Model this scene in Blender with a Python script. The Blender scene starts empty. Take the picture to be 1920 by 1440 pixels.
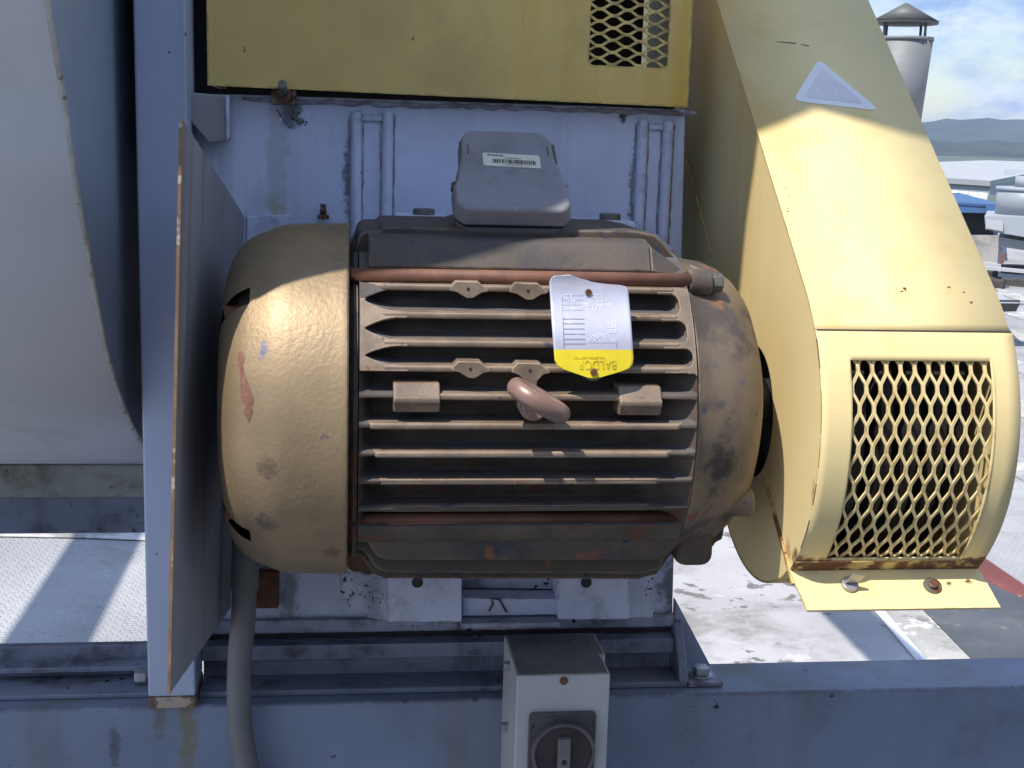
import bpy, bmesh, math, random
from mathutils import Vector, Matrix
random.seed(7)
sc = bpy.context.scene
col = sc.collection

# ------------------------------------------------------------------ camera
F = 2500.0                                    # focal length in pixels of a 1920 x 1440 frame
YAW, PITCH, ROLL = math.radians(7.3), math.atan(465 / 2500), 0.030
CAM = Vector((0, -1.62, 1.45))
fwd = Vector((math.sin(YAW) * math.cos(PITCH), math.cos(YAW) * math.cos(PITCH), -math.sin(PITCH)))
r0 = Vector((math.cos(YAW), -math.sin(YAW), 0)); u0 = r0.cross(fwd)
rgt = r0 * math.cos(ROLL) + u0 * math.sin(ROLL)
upv = u0 * math.cos(ROLL) - r0 * math.sin(ROLL)
cd = bpy.data.cameras.new('camera'); cam = bpy.data.objects.new('camera', cd); col.objects.link(cam)
cd.sensor_width = 36.0; cd.lens = F / 1920 * 36.0; cd.clip_start = 0.05; cd.clip_end = 20000
m = Matrix.Identity(4)
for i in range(3):
    m[i][0], m[i][1], m[i][2], m[i][3] = rgt[i], upv[i], -fwd[i], CAM[i]
cam.matrix_world = m
sc.camera = cam

# ------------------------------------------------------------------ light
SUN = Vector((-0.45, -0.40, 1.0)).normalized()     # direction towards the sun
sun_el = math.asin(SUN.z); sun_az = math.atan2(SUN.x, SUN.y)   # azimuth from +Y towards +X
w = bpy.data.worlds.new('World'); sc.world = w; w.use_nodes = True
nt = w.node_tree; nt.nodes.clear()
sky = nt.nodes.new('ShaderNodeTexSky'); sky.sky_type = 'NISHITA'; sky.sun_disc = False
sky.sun_elevation = sun_el; sky.sun_rotation = sun_az; sky.altitude = 200; sky.air_density = 1.1; sky.dust_density = 0.5; sky.ozone_density = 1.6
bg = nt.nodes.new('ShaderNodeBackground'); bg.inputs['Strength'].default_value = 0.128
out = nt.nodes.new('ShaderNodeOutputWorld')
tc = nt.nodes.new('ShaderNodeTexCoord'); mp = nt.nodes.new('ShaderNodeMapping'); mp.inputs['Scale'].default_value = (1, 1, 2.3); mp.inputs['Location'].default_value = (0.35, 0.1, 0.2)
nz = nt.nodes.new('ShaderNodeTexNoise'); nz.inputs['Scale'].default_value = 8.5; nz.inputs['Detail'].default_value = 9; nz.inputs['Roughness'].default_value = 0.58
rp = nt.nodes.new('ShaderNodeValToRGB'); rp.color_ramp.elements[0].position = 0.34; rp.color_ramp.elements[1].position = 0.54
mx = nt.nodes.new('ShaderNodeMix'); mx.data_type = 'RGBA'; mx.inputs[7].default_value = (6.8, 9.0, 14.0, 1)
L = nt.links.new
L(tc.outputs['Generated'], mp.inputs['Vector']); L(mp.outputs['Vector'], nz.inputs['Vector']); L(nz.outputs['Fac'], rp.inputs['Fac'])
mt = nt.nodes.new('ShaderNodeMath'); mt.operation = 'MULTIPLY'; mt.inputs[1].default_value = 0.90
L(rp.outputs['Color'], mt.inputs[0]); L(mt.outputs[0], mx.inputs[0])
n2 = nt.nodes.new('ShaderNodeTexNoise'); n2.inputs['Scale'].default_value = 15; n2.inputs['Detail'].default_value = 7; n2.inputs['Roughness'].default_value = .6
r2 = nt.nodes.new('ShaderNodeMapRange'); r2.inputs['From Min'].default_value = .40; r2.inputs['From Max'].default_value = .62; r2.interpolation_type = 'SMOOTHSTEP'
m2 = nt.nodes.new('ShaderNodeMix'); m2.data_type = 'RGBA'; m2.inputs[6].default_value = (2.2, 3.5, 6.3, 1); m2.inputs[7].default_value = (5.5, 6.3, 8.1, 1)
L(mp.outputs['Vector'], n2.inputs['Vector']); L(n2.outputs['Fac'], r2.inputs['Value']); L(r2.outputs['Result'], m2.inputs[0]); L(m2.outputs[2], mx.inputs[7]); L(sky.outputs['Color'], mx.inputs[6]); L(mx.outputs[2], bg.inputs['Color']); L(bg.outputs['Background'], out.inputs['Surface'])
sl = bpy.data.lights.new('sun', 'SUN'); sl.energy = 4.7; sl.angle = math.radians(0.53); sl.color = (1.0, 0.94, 0.84)
so = bpy.data.objects.new('sun', sl); col.objects.link(so); so.location = (-6, -6, 12)
so.rotation_euler = (-SUN).to_track_quat('-Z', 'Y').to_euler()
sc.view_settings.view_transform = 'Standard'; sc.view_settings.look = 'None'
sc.view_settings.exposure = 0.20; sc.view_settings.gamma = 1.0; sc.view_settings.use_curve_mapping = False
sc.cycles.volume_bounces = 1; sc.cycles.max_bounces = 5; sc.cycles.diffuse_bounces = 3; sc.cycles.glossy_bounces = 3

# ------------------------------------------------------------------ measuring helpers (photo pixel -> point on a known plane)
def ray(x, y): return fwd + rgt * ((x - 960) / F) + upv * ((720 - y) / F)
def PY(x, y, Y): d = ray(x, y); return CAM + d * ((Y - CAM.y) / d.y)
def PX(x, y, X): d = ray(x, y); return CAM + d * ((X - CAM.x) / d.x)
def PZ(x, y, Z): d = ray(x, y); return CAM + d * ((Z - CAM.z) / d.z)
def PC(x, y, R, cy=-.25, cz=1.177):     # on a cylinder along X
    d = ray(x, y); oy, oz = CAM.y - cy, CAM.z - cz; a = d.y ** 2 + d.z ** 2; b = oy * d.y + oz * d.z; c = oy * oy + oz * oz - R * R
    return CAM + d * ((-b - math.sqrt(max(0, b * b - a * c))) / a)
def PD(x, y, dist): return CAM + ray(x, y) * dist
def PP(x, y, p0, n): d = ray(x, y); return CAM + d * ((p0 - CAM).dot(n) / d.dot(n))

# ------------------------------------------------------------------ materials
class NT:
    def __init__(s, name):
        s.m = bpy.data.materials.new(name); s.m.use_nodes = True; s.t = s.m.node_tree
        s.b = s.t.nodes['Principled BSDF']; s.co = s.t.nodes.new('ShaderNodeTexCoord')
    def n(s, kind, **kw):
        nd = s.t.nodes.new(kind)
        for k, v in kw.items(): setattr(nd, k, v)
        return nd
    def l(s, a, b): s.t.links.new(a, b)
    def mapping(s, scale, loc=(0, 0, 0)):
        mp = s.n('ShaderNodeMapping'); mp.inputs['Scale'].default_value = scale; mp.inputs['Location'].default_value = loc
        s.l(s.co.outputs['Object'], mp.inputs['Vector']); return mp.outputs['Vector']
    def noise(s, scale, detail=5, rough=.55, vec=None, seed=0, dist=0):
        nd = s.n('ShaderNodeTexNoise'); ad = s.n('ShaderNodeVectorMath', operation='ADD'); ad.inputs[1].default_value = (seed * 3.71, seed * 1.37, -seed * 2.93)
        nd.inputs['Scale'].default_value = scale; nd.inputs['Detail'].default_value = detail; nd.inputs['Roughness'].default_value = rough
        nd.inputs['Distortion'].default_value = dist
        s.l(vec if vec is not None else s.co.outputs['Object'], ad.inputs[0]); s.l(ad.outputs[0], nd.inputs['Vector']); return nd.outputs['Fac']
    def ramp(s, fac, a, b):
        r = s.n('ShaderNodeMapRange'); r.interpolation_type = 'SMOOTHSTEP'
        r.inputs['From Min'].default_value = a; r.inputs['From Max'].default_value = b
        s.l(fac, r.inputs['Value']); return r.outputs['Result']
    def math(s, op, a, b=None):
        nd = s.n('ShaderNodeMath', operation=op)
        for i, v in enumerate((a, b)):
            if v is None: continue
            if isinstance(v, (int, float)): nd.inputs[i].default_value = v
            else: s.l(v, nd.inputs[i])
        return nd.outputs[0]
    def mix(s, fac, a, b):
        nd = s.n('ShaderNodeMix', data_type='RGBA')
        for i, v in ((0, fac), (6, a), (7, b)):
            if isinstance(v, (int, float)): nd.inputs[i].default_value = v
            elif isinstance(v, (tuple, list)): nd.inputs[i].default_value = (*v[:3], 1)
            else: s.l(v, nd.inputs[i])
        return nd.outputs[2]

def paint(name, c, rough=.5, metal=0.0, var=.12, vscale=6, grime=None, streak=None, chips=(), edge=None, bump=None, spec=.5, dust=None, spots=()):
    t = NT(name)
    lo = tuple(x * (1 - var) for x in c); hi = tuple(min(1, x * (1 + var)) for x in c)
    cc = t.mix(t.ramp(t.noise(vscale, 4, .6, seed=1), .3, .7), lo, hi)
    if streak:      # (colour, amount, horizontal scale)
        f = t.ramp(t.noise(1, 5, .6, vec=t.mapping((streak[2], streak[2], streak[2] * .06)), seed=2), .52, .72)
        cc = t.mix(t.math('MULTIPLY', f, streak[1]), cc, streak[0])
    if grime:       # (colour, amount, scale)
        f = t.ramp(t.noise(grime[2], 5, .68, seed=3), .48, .70)
        cc = t.mix(t.math('MULTIPLY', f, grime[1]), cc, grime[0])
    rr = None
    for i, (ccol, sc_, thr, w_) in enumerate(chips):
        big = t.ramp(t.noise(sc_ * .16, 3, .5, seed=20 + i), .38, .62)
        f = t.ramp(t.math('ADD', t.noise(sc_, 5, .62, seed=10 + i), t.math('MULTIPLY', big, .12)), thr, thr + w_)
        cc = t.mix(f, cc, ccol)
        rr = f if rr is None else t.math('MAXIMUM', rr, f)
    for k, (ctr, rad, scol, amt, stretch) in enumerate(spots):   # stains: centre, radius, colour, amount, vertical stretch
        sb = t.n('ShaderNodeVectorMath', operation='SUBTRACT'); t.l(t.co.outputs['Object'], sb.inputs[0]); sb.inputs[1].default_value = ctr
        ml = t.n('ShaderNodeVectorMath', operation='MULTIPLY'); t.l(sb.outputs[0], ml.inputs[0]); ml.inputs[1].default_value = (1, 1, 1 / stretch)
        ln = t.n('ShaderNodeVectorMath', operation='LENGTH'); t.l(ml.outputs[0], ln.inputs[0])
        dd = t.math('ADD', ln.outputs['Value'], t.math('MULTIPLY', t.math('SUBTRACT', t.noise(1.2 / rad, 5, .7, seed=40 + k), .5), rad * 2.2))
        cc = t.mix(t.math('MULTIPLY', t.ramp(dd, rad, rad * .35), amt), cc, scol)
    if edge:        # (colour, radius, amount)
        bv = t.n('ShaderNodeBevel'); bv.samples = 2; bv.inputs['Radius'].default_value = edge[1]
        ge = t.n('ShaderNodeNewGeometry'); vm = t.n('ShaderNodeVectorMath', operation='DOT_PRODUCT')
        t.l(bv.outputs[0], vm.inputs[0]); t.l(ge.outputs['Normal'], vm.inputs[1])
        f = t.ramp(vm.outputs['Value'], .995, .90)
        f = t.math('MULTIPLY', f, t.ramp(t.noise(55, 6, .65, seed=5), .50 - .25 * edge[2], .62 - .2 * edge[2]))
        cc = t.mix(f, cc, edge[0])
        rr = f if rr is None else t.math('MAXIMUM', rr, f)
    if dust:        # (colour, amount): settles on faces that look up
        ge = t.n('ShaderNodeNewGeometry'); sp = t.n('ShaderNodeSeparateXYZ'); t.l(ge.outputs['Normal'], sp.inputs[0])
        f = t.math('MULTIPLY', t.ramp(sp.outputs['Z'], .2, .95), t.ramp(t.noise(30, 6, .6, seed=6), .25, .65))
        cc = t.mix(t.math('MULTIPLY', f, dust[1]), cc, dust[0])
    t.l(cc, t.b.inputs['Base Color'])
    t.b.inputs['Metallic'].default_value = metal; t.b.inputs['Specular IOR Level'].default_value = spec
    rn = t.n('ShaderNodeMapRange'); rn.inputs['To Min'].default_value = max(.05, rough - .1); rn.inputs['To Max'].default_value = min(1, rough + .12)
    t.l(t.noise(14, 4, .6, seed=7), rn.inputs['Value'])
    if rr is not None:
        t.l(t.math('MAXIMUM', rn.outputs['Result'], t.math('MULTIPLY', rr, .85)), t.b.inputs['Roughness'])
    else: t.l(rn.outputs['Result'], t.b.inputs['Roughness'])
    if bump:        # list of (scale, strength, distance)
        prev = None
        for k, (bs, st, ds) in enumerate(bump):
            bn = t.n('ShaderNodeBump'); bn.inputs['Strength'].default_value = st; bn.inputs['Distance'].default_value = ds
            t.l(t.noise(bs, 4, .55, seed=30 + k), bn.inputs['Height'])
            if prev: t.l(prev, bn.inputs['Normal'])
            prev = bn.outputs['Normal']
        t.l(prev, t.b.inputs['Normal'])
    return t.m

RUST = (.16, .060, .022); RUSTL = (.34, .16, .06); BLK = (.012, .012, .014)
M = {}
M['wall'] = paint('blue_grey_paint', (.60, .65, .84), .55, var=.06, vscale=5, grime=((.40, .43, .50), .45, 7), streak=((.34, .36, .36), .35, 22),
                  chips=[((.05, .05, .06), 60, .785, .02)], bump=[(220, .12, .001)],
                  spots=[(tuple(PY(517, 386, 0)), .016, (.42, .43, .24), .75, 1.2), (tuple(PY(519, 300, 0)), .02, (.40, .42, .42), .5, 4), (tuple(PY(545, 212, 0)), .016, (.04, .04, .05), .8, 1.3), (tuple(PY(562, 228, 0)), .007, (.04, .04, .05), .8, 1), (tuple(PY(1168, 218, 0)), .007, (.03, .03, .035), .95, 1.4),
                         (tuple(PY(655, 330, 0)), .010, (.07, .07, .09), .8, 6), (tuple(PY(1190, 350, 0)), .009, (.07, .07, .08), .8, 7), (tuple(PY(1258, 1100, 0)), .02, (.08, .08, .10), .8, 3), (tuple(PY(540, 1120, 0)), .02, (.12, .12, .15), .7, 2), (tuple(PY(600, 1165, 0)), .02, (.10, .10, .13), .7, .5), (tuple(PY(760, 195, 0)), .012, (.1, .1, .12), .6, .5)])
M['wall_dirty'] = paint('dirty_blue_grey_paint', (.37, .40, .52), .6, var=.10, vscale=9, grime=((.05, .05, .06), .8, 14), chips=[(BLK, 70, .74, .03)], edge=(RUST, .004, .4), bump=[(180, .15, .001)])
M['pad'] = paint('light_grey_blue_paint', (.60, .64, .82), .5, var=.06, vscale=8, grime=((.22, .22, .27), .5, 24), chips=[((.03, .03, .04), 110, .775, .02)], edge=((.10, .09, .10), .003, .1), bump=[(160, .12, .001)])
M['pad_dirty'] = paint('grimy_pale_blue_paint', (.56, .60, .76), .55, var=.08, vscale=8, grime=((.12, .12, .15), .75, 16), chips=[((.025, .025, .03), 120, .665, .03)], edge=((.08, .06, .06), .003, .3), bump=[(160, .15, .001)])
M['steel_grey'] = paint('grey_steel_paint', (.34, .38, .48), .5, var=.07, vscale=4, grime=((.20, .22, .26), .4, 6), streak=((.25, .27, .31), .4, 14), chips=[((.05, .05, .06), 40, .76, .015)], edge=((.09, .06, .05), .004, .18), bump=[(120, .1, .001)])
M['beam'] = paint('slate_blue_beam_paint', (.20, .235, .33), .5, var=.14, vscale=5, grime=((.12, .14, .18), .7, 5), streak=((.17, .155, .13), .65, 9), chips=[((.03, .03, .035), 50, .79, .015)], edge=((.08, .05, .035), .005, .5), spots=[(tuple(PY(352, 1380, -.08)), .014, (.20, .17, .10), .8, 6), (tuple(PY(300, 1345, -.08)), .010, (.14, .13, .10), .7, 4), (tuple(PY(890, 1312, -.08)), .006, (.14, .06, .03), .9, .6),
                         (tuple(PY(215, 1400, -.08)), .009, (.08, .09, .11), .8, 4), (tuple(PY(760, 1316, -.08)), .005, (.12, .05, .03), .9, .5), (tuple(PY(1560, 1305, -.08)), .006, (.05, .04, .04), .9, .5), (tuple(PY(1755, 1262, -.05)), .007, (.10, .06, .06), .8, 1)], bump=[(90, .12, .001)])
M['channel'] = paint('dirty_channel_paint', (.20, .22, .29), .6, var=.15, vscale=9, grime=((.03, .03, .04), .85, 12), streak=((.06, .05, .05), .6, 18), chips=[(BLK, 60, .75, .03), ((.09, .05, .035), 26, .76, .05)], edge=((.26, .28, .36), .003, .9), bump=[(120, .2, .001)])
M['post'] = paint('grey_post_paint', (.43, .475, .62), .5, var=.06, vscale=3, grime=((.28, .31, .38), .5, 4), streak=((.30, .30, .33), .55, 18), chips=[((.05, .05, .06), 45, .80, .012)], bump=[(150, .08, .001)])
M['plate'] = paint('grey_plate_paint', (.29, .285, .30), .55, var=.10, vscale=4, streak=((.19, .16, .14), .7, 20), grime=((.2, .2, .2), .3, 9), bump=[(150, .08, .001)])
M['rust_edge'] = paint('bare_rusty_edge', (.20, .125, .07), .8, var=.3, vscale=40, chips=[((.42, .34, .28), 50, .64, .06)], bump=[(200, .3, .001)])
M['housing'] = paint('white_housing_paint', (.80, .80, .82), .5, var=.05, vscale=2.2, grime=((.52, .51, .50), .45, 2.6), streak=((.5, .48, .45), .3, 8), chips=[((.2, .18, .16), 30, .79, .012)], bump=[(60, .06, .002)])
M['housing_side'] = paint('grey_housing_side', (.32, .36, .43), .5, var=.06, vscale=3, grime=((.22, .25, .30), .5, 3), bump=[(120, .06, .001)])
M['lip'] = paint('grimy_green_grey_paint', (.30, .31, .27), .7, var=.15, vscale=10, grime=((.10, .10, .07), .7, 16), chips=[((.04, .03, .03), 50, .68, .05)], bump=[(90, .4, .002)])
M['bead'] = paint('sealant_bead', (.50, .47, .42), .7, var=.2, vscale=30, chips=[((.22, .16, .11), 60, .66, .08)], bump=[(90, .5, .002)])
M['yellow'] = paint('faded_yellow_paint', (.82, .655, .325), .64, var=.06, vscale=3.5, grime=((.70, .57, .28), .4, 4), streak=((.72, .50, .16), .5, 13), chips=[((.10, .06, .035), 42, .81, .01)], edge=((.30, .15, .05), .0025, .12), bump=[(170, .06, .001), (5, .12, .006)],
                    spots=[((x, -.386, 1.041), r_, (.17, .065, .022), .9, .8) for x, r_ in ((.455, .016), (.478, .013), (.51, .008), (.545, .007), (.59, .009), (.63, .012), (.647, .014))] + [((.61, -.392, 1.016), .004, (.05, .03, .02), .9, 1), ((.632, -.390, 1.018), .005, (.05, .03, .02), .9, .6), ((.585, -.40, 1.008), .003, (.05, .03, .02), .9, 1), ((.45, -.36, 1.04), .012, (.40, .20, .08), .7, 1.5), ((.452, -.42, 1.12), .006, (.35, .18, .07), .7, 3)])
M['yellow_box'] = paint('ochre_yellow_paint', (.74, .535, .175), .5, var=.09, vscale=4, grime=((.48, .35, .13), .5, 5), streak=((.72, .42, .05), .85, 12), chips=[((.10, .07, .03), 45, .81, .012)], edge=((.05, .035, .02), .004, .3), bump=[(170, .08, .001)])
M['yellow_rusty'] = paint('rusting_yellow_paint', (.72, .54, .20), .55, var=.1, vscale=8, grime=((.40, .20, .06), .75, 22), chips=[(RUST, 30, .58, .10)], edge=((.13, .06, .03), .003, .5), bump=[(140, .2, .001)])
GOLD = (.19, .141, .098)
M['motor'] = paint('tan_motor_paint', GOLD, .48, metal=.10, var=.13, vscale=9, grime=((.13, .10, .075), .6, 12), streak=((.22, .17, .12), .3, 14),
                   chips=[((.085, .07, .062), 11, .56, .14), ((.24, .10, .06), 26, .735, .03), ((.06, .07, .12), 60, .755, .02)], edge=((.32, .25, .17), .003, .3), spots=[(tuple(PC(1332, 496, .150)), .012, (.26, .10, .06), .8, .7), (tuple(PC(1343, 575, .150)), .010, (.27, .12, .06), .8, 1.6), (tuple(PC(1300, 505, .150)), .008, (.40, .33, .30), .7, 1), (tuple(PC(1345, 870, .150)), .018, (.03, .028, .03), .9, 2.4),
                         (tuple(PC(1340, 755, .150)), .014, (.075, .075, .09), .85, .6), (tuple(PC(1335, 690, .150)), .010, (.08, .078, .09), .8, 1), (tuple(PC(1395, 715, .150)), .006, (.10, .10, .17), .8, 1)], bump=[(260, .22, .001)])
M['cover'] = paint('orange_peel_tan_paint', (.315, .228, .135), .50, metal=.42, var=.14, vscale=7, grime=((.15, .11, .075), .75, 4.5), streak=((.22, .17, .11), .5, 12),
                   chips=[((.09, .11, .25), 42, .775, .02)], edge=((.16, .10, .07), .003, .3), spots=[(tuple(PC(492, 645, .177)), .006, (.10, .12, .27), .75, 3), (tuple(PC(480, 725, .177)), .005, (.11, .13, .27), .75, 3), (tuple(PC(608, 818, .177)), .006, (.09, .09, .20), .8, .8), (tuple(PC(500, 880, .177)), .012, (.13, .095, .07), .7, 1.4), (tuple(PC(495, 985, .177)), .014, (.12, .10, .09), .7, 1), (tuple(PC(625, 1030, .177)), .012, (.15, .085, .05), .7, 1.5), (tuple(PC(470, 450, .177)), .010, (.12, .085, .06), .6, .6)],
                   bump=[(210, .34, .0014), (16, .15, .004)])
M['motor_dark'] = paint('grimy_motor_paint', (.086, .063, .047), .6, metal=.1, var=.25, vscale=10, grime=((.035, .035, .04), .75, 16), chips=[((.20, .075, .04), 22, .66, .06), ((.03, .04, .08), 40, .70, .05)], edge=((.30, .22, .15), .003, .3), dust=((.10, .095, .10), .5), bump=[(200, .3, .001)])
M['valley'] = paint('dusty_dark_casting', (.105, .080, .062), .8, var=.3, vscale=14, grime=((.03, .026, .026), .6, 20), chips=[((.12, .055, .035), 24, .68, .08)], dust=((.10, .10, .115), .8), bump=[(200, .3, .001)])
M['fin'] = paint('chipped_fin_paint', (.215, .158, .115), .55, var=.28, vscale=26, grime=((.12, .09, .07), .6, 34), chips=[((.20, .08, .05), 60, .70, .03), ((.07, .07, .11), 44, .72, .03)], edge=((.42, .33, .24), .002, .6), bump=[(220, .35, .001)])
M['rod'] = paint('red_rust_rod', (.17, .07, .042), .6, var=.3, vscale=20, grime=((.06, .035, .03), .6, 26), dust=((.22, .13, .09), .35), bump=[(160, .25, .001)])
M['eye'] = paint('pinkish_primer_steel', (.30, .195, .165), .38, metal=.2, var=.14, vscale=22, grime=((.22, .11, .08), .5, 18), chips=[((.16, .06, .04), 60, .73, .03)], bump=[(240, .2, .001)])
M['conduit'] = paint('grey_mauve_casting', (.20, .185, .20), .55, var=.10, vscale=10, grime=((.10, .09, .085), .55, 14), chips=[((.30, .29, .31), 40, .70, .08)], edge=((.26, .25, .27), .006, .5), dust=((.27, .26, .29), .7), bump=[(320, .25, .001)])
M['bolt'] = paint('weathered_bolt_steel', (.17, .16, .14), .5, metal=.6, var=.25, vscale=60, chips=[(RUST, 70, .60, .08)], bump=[(200, .3, .001)])
M['bolt_rust'] = paint('rusty_bolt', (.135, .058, .032), .8, var=.35, vscale=70, bump=[(200, .4, .001)])
M['zinc'] = paint('zinc_plated_steel', (.42, .43, .45), .42, metal=.75, var=.15, vscale=50, grime=((.2, .2, .2), .5, 60), bump=[(220, .15, .001)])
M['alu'] = paint('anodised_aluminium', (.60, .595, .70), .28, metal=.25, var=.05, vscale=20, grime=((.50, .47, .50), .3, 26), bump=[(500, .03, .001)])
M['tag_yellow'] = paint('yellow_tag_print', (.83, .66, .03), .45, var=.06, vscale=40, chips=[((.35, .22, .05), 120, .72, .03)])
M['print'] = paint('dark_print', (.12, .12, .16), .6, var=.2, vscale=60)
M['emboss'] = paint('embossed_figures', (.74, .74, .82), .4, metal=.0, var=.05)
M['tag_print'] = paint('worn_brown_print', (.74, .58, .03), .6, var=.3, vscale=80)
M['sticker'] = paint('cream_sticker', (.66, .62, .50), .5, var=.05, vscale=60)
M['ink'] = paint('black_ink', (.025, .024, .026), .6, var=.1)
M['warn'] = paint('bleached_white_label', (.88, .86, .86), .5, var=.05, vscale=25, chips=[((.1, .09, .09), 60, .79, .01)])
M['warn_in'] = paint('bleached_pink_print', (.78, .73, .74), .5, var=.06, vscale=30)
M['dark'] = paint('near_black_fill', (.018, .018, .020), .7, var=.3, vscale=20)
M['pulley'] = paint('dark_cast_pulley', (.03, .028, .026), .55, metal=.4, var=.3, vscale=20)
M['hose'] = paint('grey_flexible_conduit', (.17, .168, .17), .6, var=.1, vscale=14, grime=((.10, .10, .10), .45, 10), dust=((.25, .24, .23), .4), bump=[(200, .1, .001)])
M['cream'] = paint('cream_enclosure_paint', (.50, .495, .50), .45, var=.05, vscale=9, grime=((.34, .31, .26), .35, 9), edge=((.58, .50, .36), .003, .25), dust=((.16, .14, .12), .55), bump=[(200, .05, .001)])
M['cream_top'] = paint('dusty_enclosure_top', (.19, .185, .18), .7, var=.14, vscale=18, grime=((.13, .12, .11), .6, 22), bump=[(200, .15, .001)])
M['swplate'] = paint('dark_brown_bakelite', (.075, .068, .064), .6, var=.2, vscale=30, grime=((.15, .13, .12), .5, 40), dust=((.15, .13, .12), .5))
M['knob'] = paint('sun_faded_knob', (.11, .095, .10), .6, var=.2, vscale=30, grime=((.22, .17, .17), .5, 40))
M['knob_red'] = paint('dull_red_dial', (.055, .034, .038), .6, var=.35, vscale=20)
M['handle'] = paint('grey_dial_handle', (.19, .17, .18), .6, var=.15, vscale=30)
# far things
M['galv'] = paint('galvanised_stack', (.22, .23, .24), .6, metal=.15, var=.10, vscale=3, streak=((.2, .2, .2), .5, 7), bump=[(30, .05, .01)])
M['galv_cap'] = paint('galvanised_cap', (.13, .135, .13), .55, metal=.2, var=.12, vscale=4)
M['whiteroof'] = paint('white_sheet_roof', (.42, .43, .45), .5, var=.05, vscale=.3)
M['pale'] = paint('pale_sheet_wall', (.33, .36, .40), .6, var=.06, vscale=.3)
M['blue'] = paint('blue_sheet', (.055, .13, .28), .5, var=.08, vscale=1)
M['concrete'] = paint('weathered_concrete', (.36, .345, .32), .85, var=.2, vscale=1.2, grime=((.12, .11, .10), .8, 1.6))
M['tank'] = paint('grey_tank', (.32, .35, .39), .5, metal=.1, var=.08, vscale=1)
M['shade_dark'] = paint('near_black_face', (.025, .027, .03), .8, var=.2)
M['rubble'] = paint('dark_rubble', (.10, .09, .085), .9, var=.5, vscale=2)

# ------------------------------------------------------------------ mesh helpers
def link(name, me, mats, parent=None, smooth=False, bevel=0, seg=2, angle=35):
    o = bpy.data.objects.new(name, me); col.objects.link(o)
    for mm in (mats if isinstance(mats, (list, tuple)) else [mats]): me.materials.append(M[mm])
    if parent is not None:
        o.parent = parent
        if parent.type == 'EMPTY': o.location = -parent.location
    if smooth:
        for p in me.polygons: p.use_smooth = True
    if bevel:
        b = o.modifiers.new('bevel', 'BEVEL'); b.width = bevel; b.segments = seg; b.limit_method = 'ANGLE'; b.angle_limit = math.radians(angle)
        if not smooth:
            for p in me.polygons: p.use_smooth = True
            wn = o.modifiers.new('wn', 'WEIGHTED_NORMAL'); wn.keep_sharp = False
    return o
def fix(verts, faces):
    bm = bmesh.new(); vs = [bm.verts.new(v) for v in verts]
    for f in faces:
        try: bm.faces.new([vs[i] for i in f])
        except ValueError: pass
    bmesh.ops.recalc_face_normals(bm, faces=bm.faces)
    me = bpy.data.meshes.new('m'); bm.to_mesh(me); bm.free(); return me
def raw(name, verts, faces, mat, parent=None, **k): return link(name, fix(verts, faces), mat, parent, **k)
def box(name, lo, hi, mat, parent=None, bevel=0.0, **k):
    (a, b, c), (d, e, f) = lo, hi
    v = [(a, b, c), (d, b, c), (d, e, c), (a, e, c), (a, b, f), (d, b, f), (d, e, f), (a, e, f)]
    return raw(name, v, [(0, 1, 2, 3), (4, 5, 6, 7), (0, 1, 5, 4), (1, 2, 6, 5), (2, 3, 7, 6), (3, 0, 4, 7)], mat, parent, bevel=bevel, **k)
def loft(name, A, B, mat, parent=None, **k):
    n = len(A); v = list(A) + list(B)
    f = [tuple(range(n)), tuple(range(n, 2 * n))] + [(i, (i + 1) % n, n + (i + 1) % n, n + i) for i in range(n)]
    return raw(name, v, f, mat, parent, **k)
def prismY(name, pts, y0, y1, mat, parent=None, **k):      # pts: (X, Z)
    return loft(name, [(x, y0, z) for x, z in pts], [(x, y1, z) for x, z in pts], mat, parent, **k)
def prismX(name, pts, x0, x1, mat, parent=None, **k):      # pts: (Y, Z)
    return loft(name, [(x0, y, z) for y, z in pts], [(x1, y, z) for y, z in pts], mat, parent, **k)
def prismZ(name, pts, z0, z1, mat, parent=None, **k):
    return loft(name, [(x, y, z0) for x, y in pts], [(x, y, z1) for x, y in pts], mat, parent, **k)
def pix(pts, Y): return [(p.x, p.z) for p in (PY(x, y, Y) for x, y in pts)]
def basis(ax):
    ax = Vector(ax).normalized(); t = Vector((0, 0, 1)) if abs(ax.z) < .9 else Vector((1, 0, 0))
    u = ax.cross(t).normalized(); return ax, u, ax.cross(u)
def cyl(name, p0, p1, r, mat, parent=None, n=24, r1=None, smooth=True, bevel=0, rot=0):
    p0, p1 = Vector(p0), Vector(p1); ax, u, v = basis(p1 - p0); r1 = r if r1 is None else r1
    A = [p0 + (u * math.cos(a) + v * math.sin(a)) * r for a in (rot + 2 * math.pi * i / n for i in range(n))]
    B = [p1 + (u * math.cos(a) + v * math.sin(a)) * r1 for a in (rot + 2 * math.pi * i / n for i in range(n))]
    o = loft(name, A, B, mat, parent, bevel=bevel)
    if smooth and not bevel:
        me = o.data
        for p in me.polygons: p.use_smooth = len(p.vertices) == 4
    return o
def hexhead(name, p0, p1, r, mat, parent=None): return cyl(name, p0, p1, r, mat, parent, n=6, smooth=False, bevel=r * .12, rot=.3)
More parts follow.
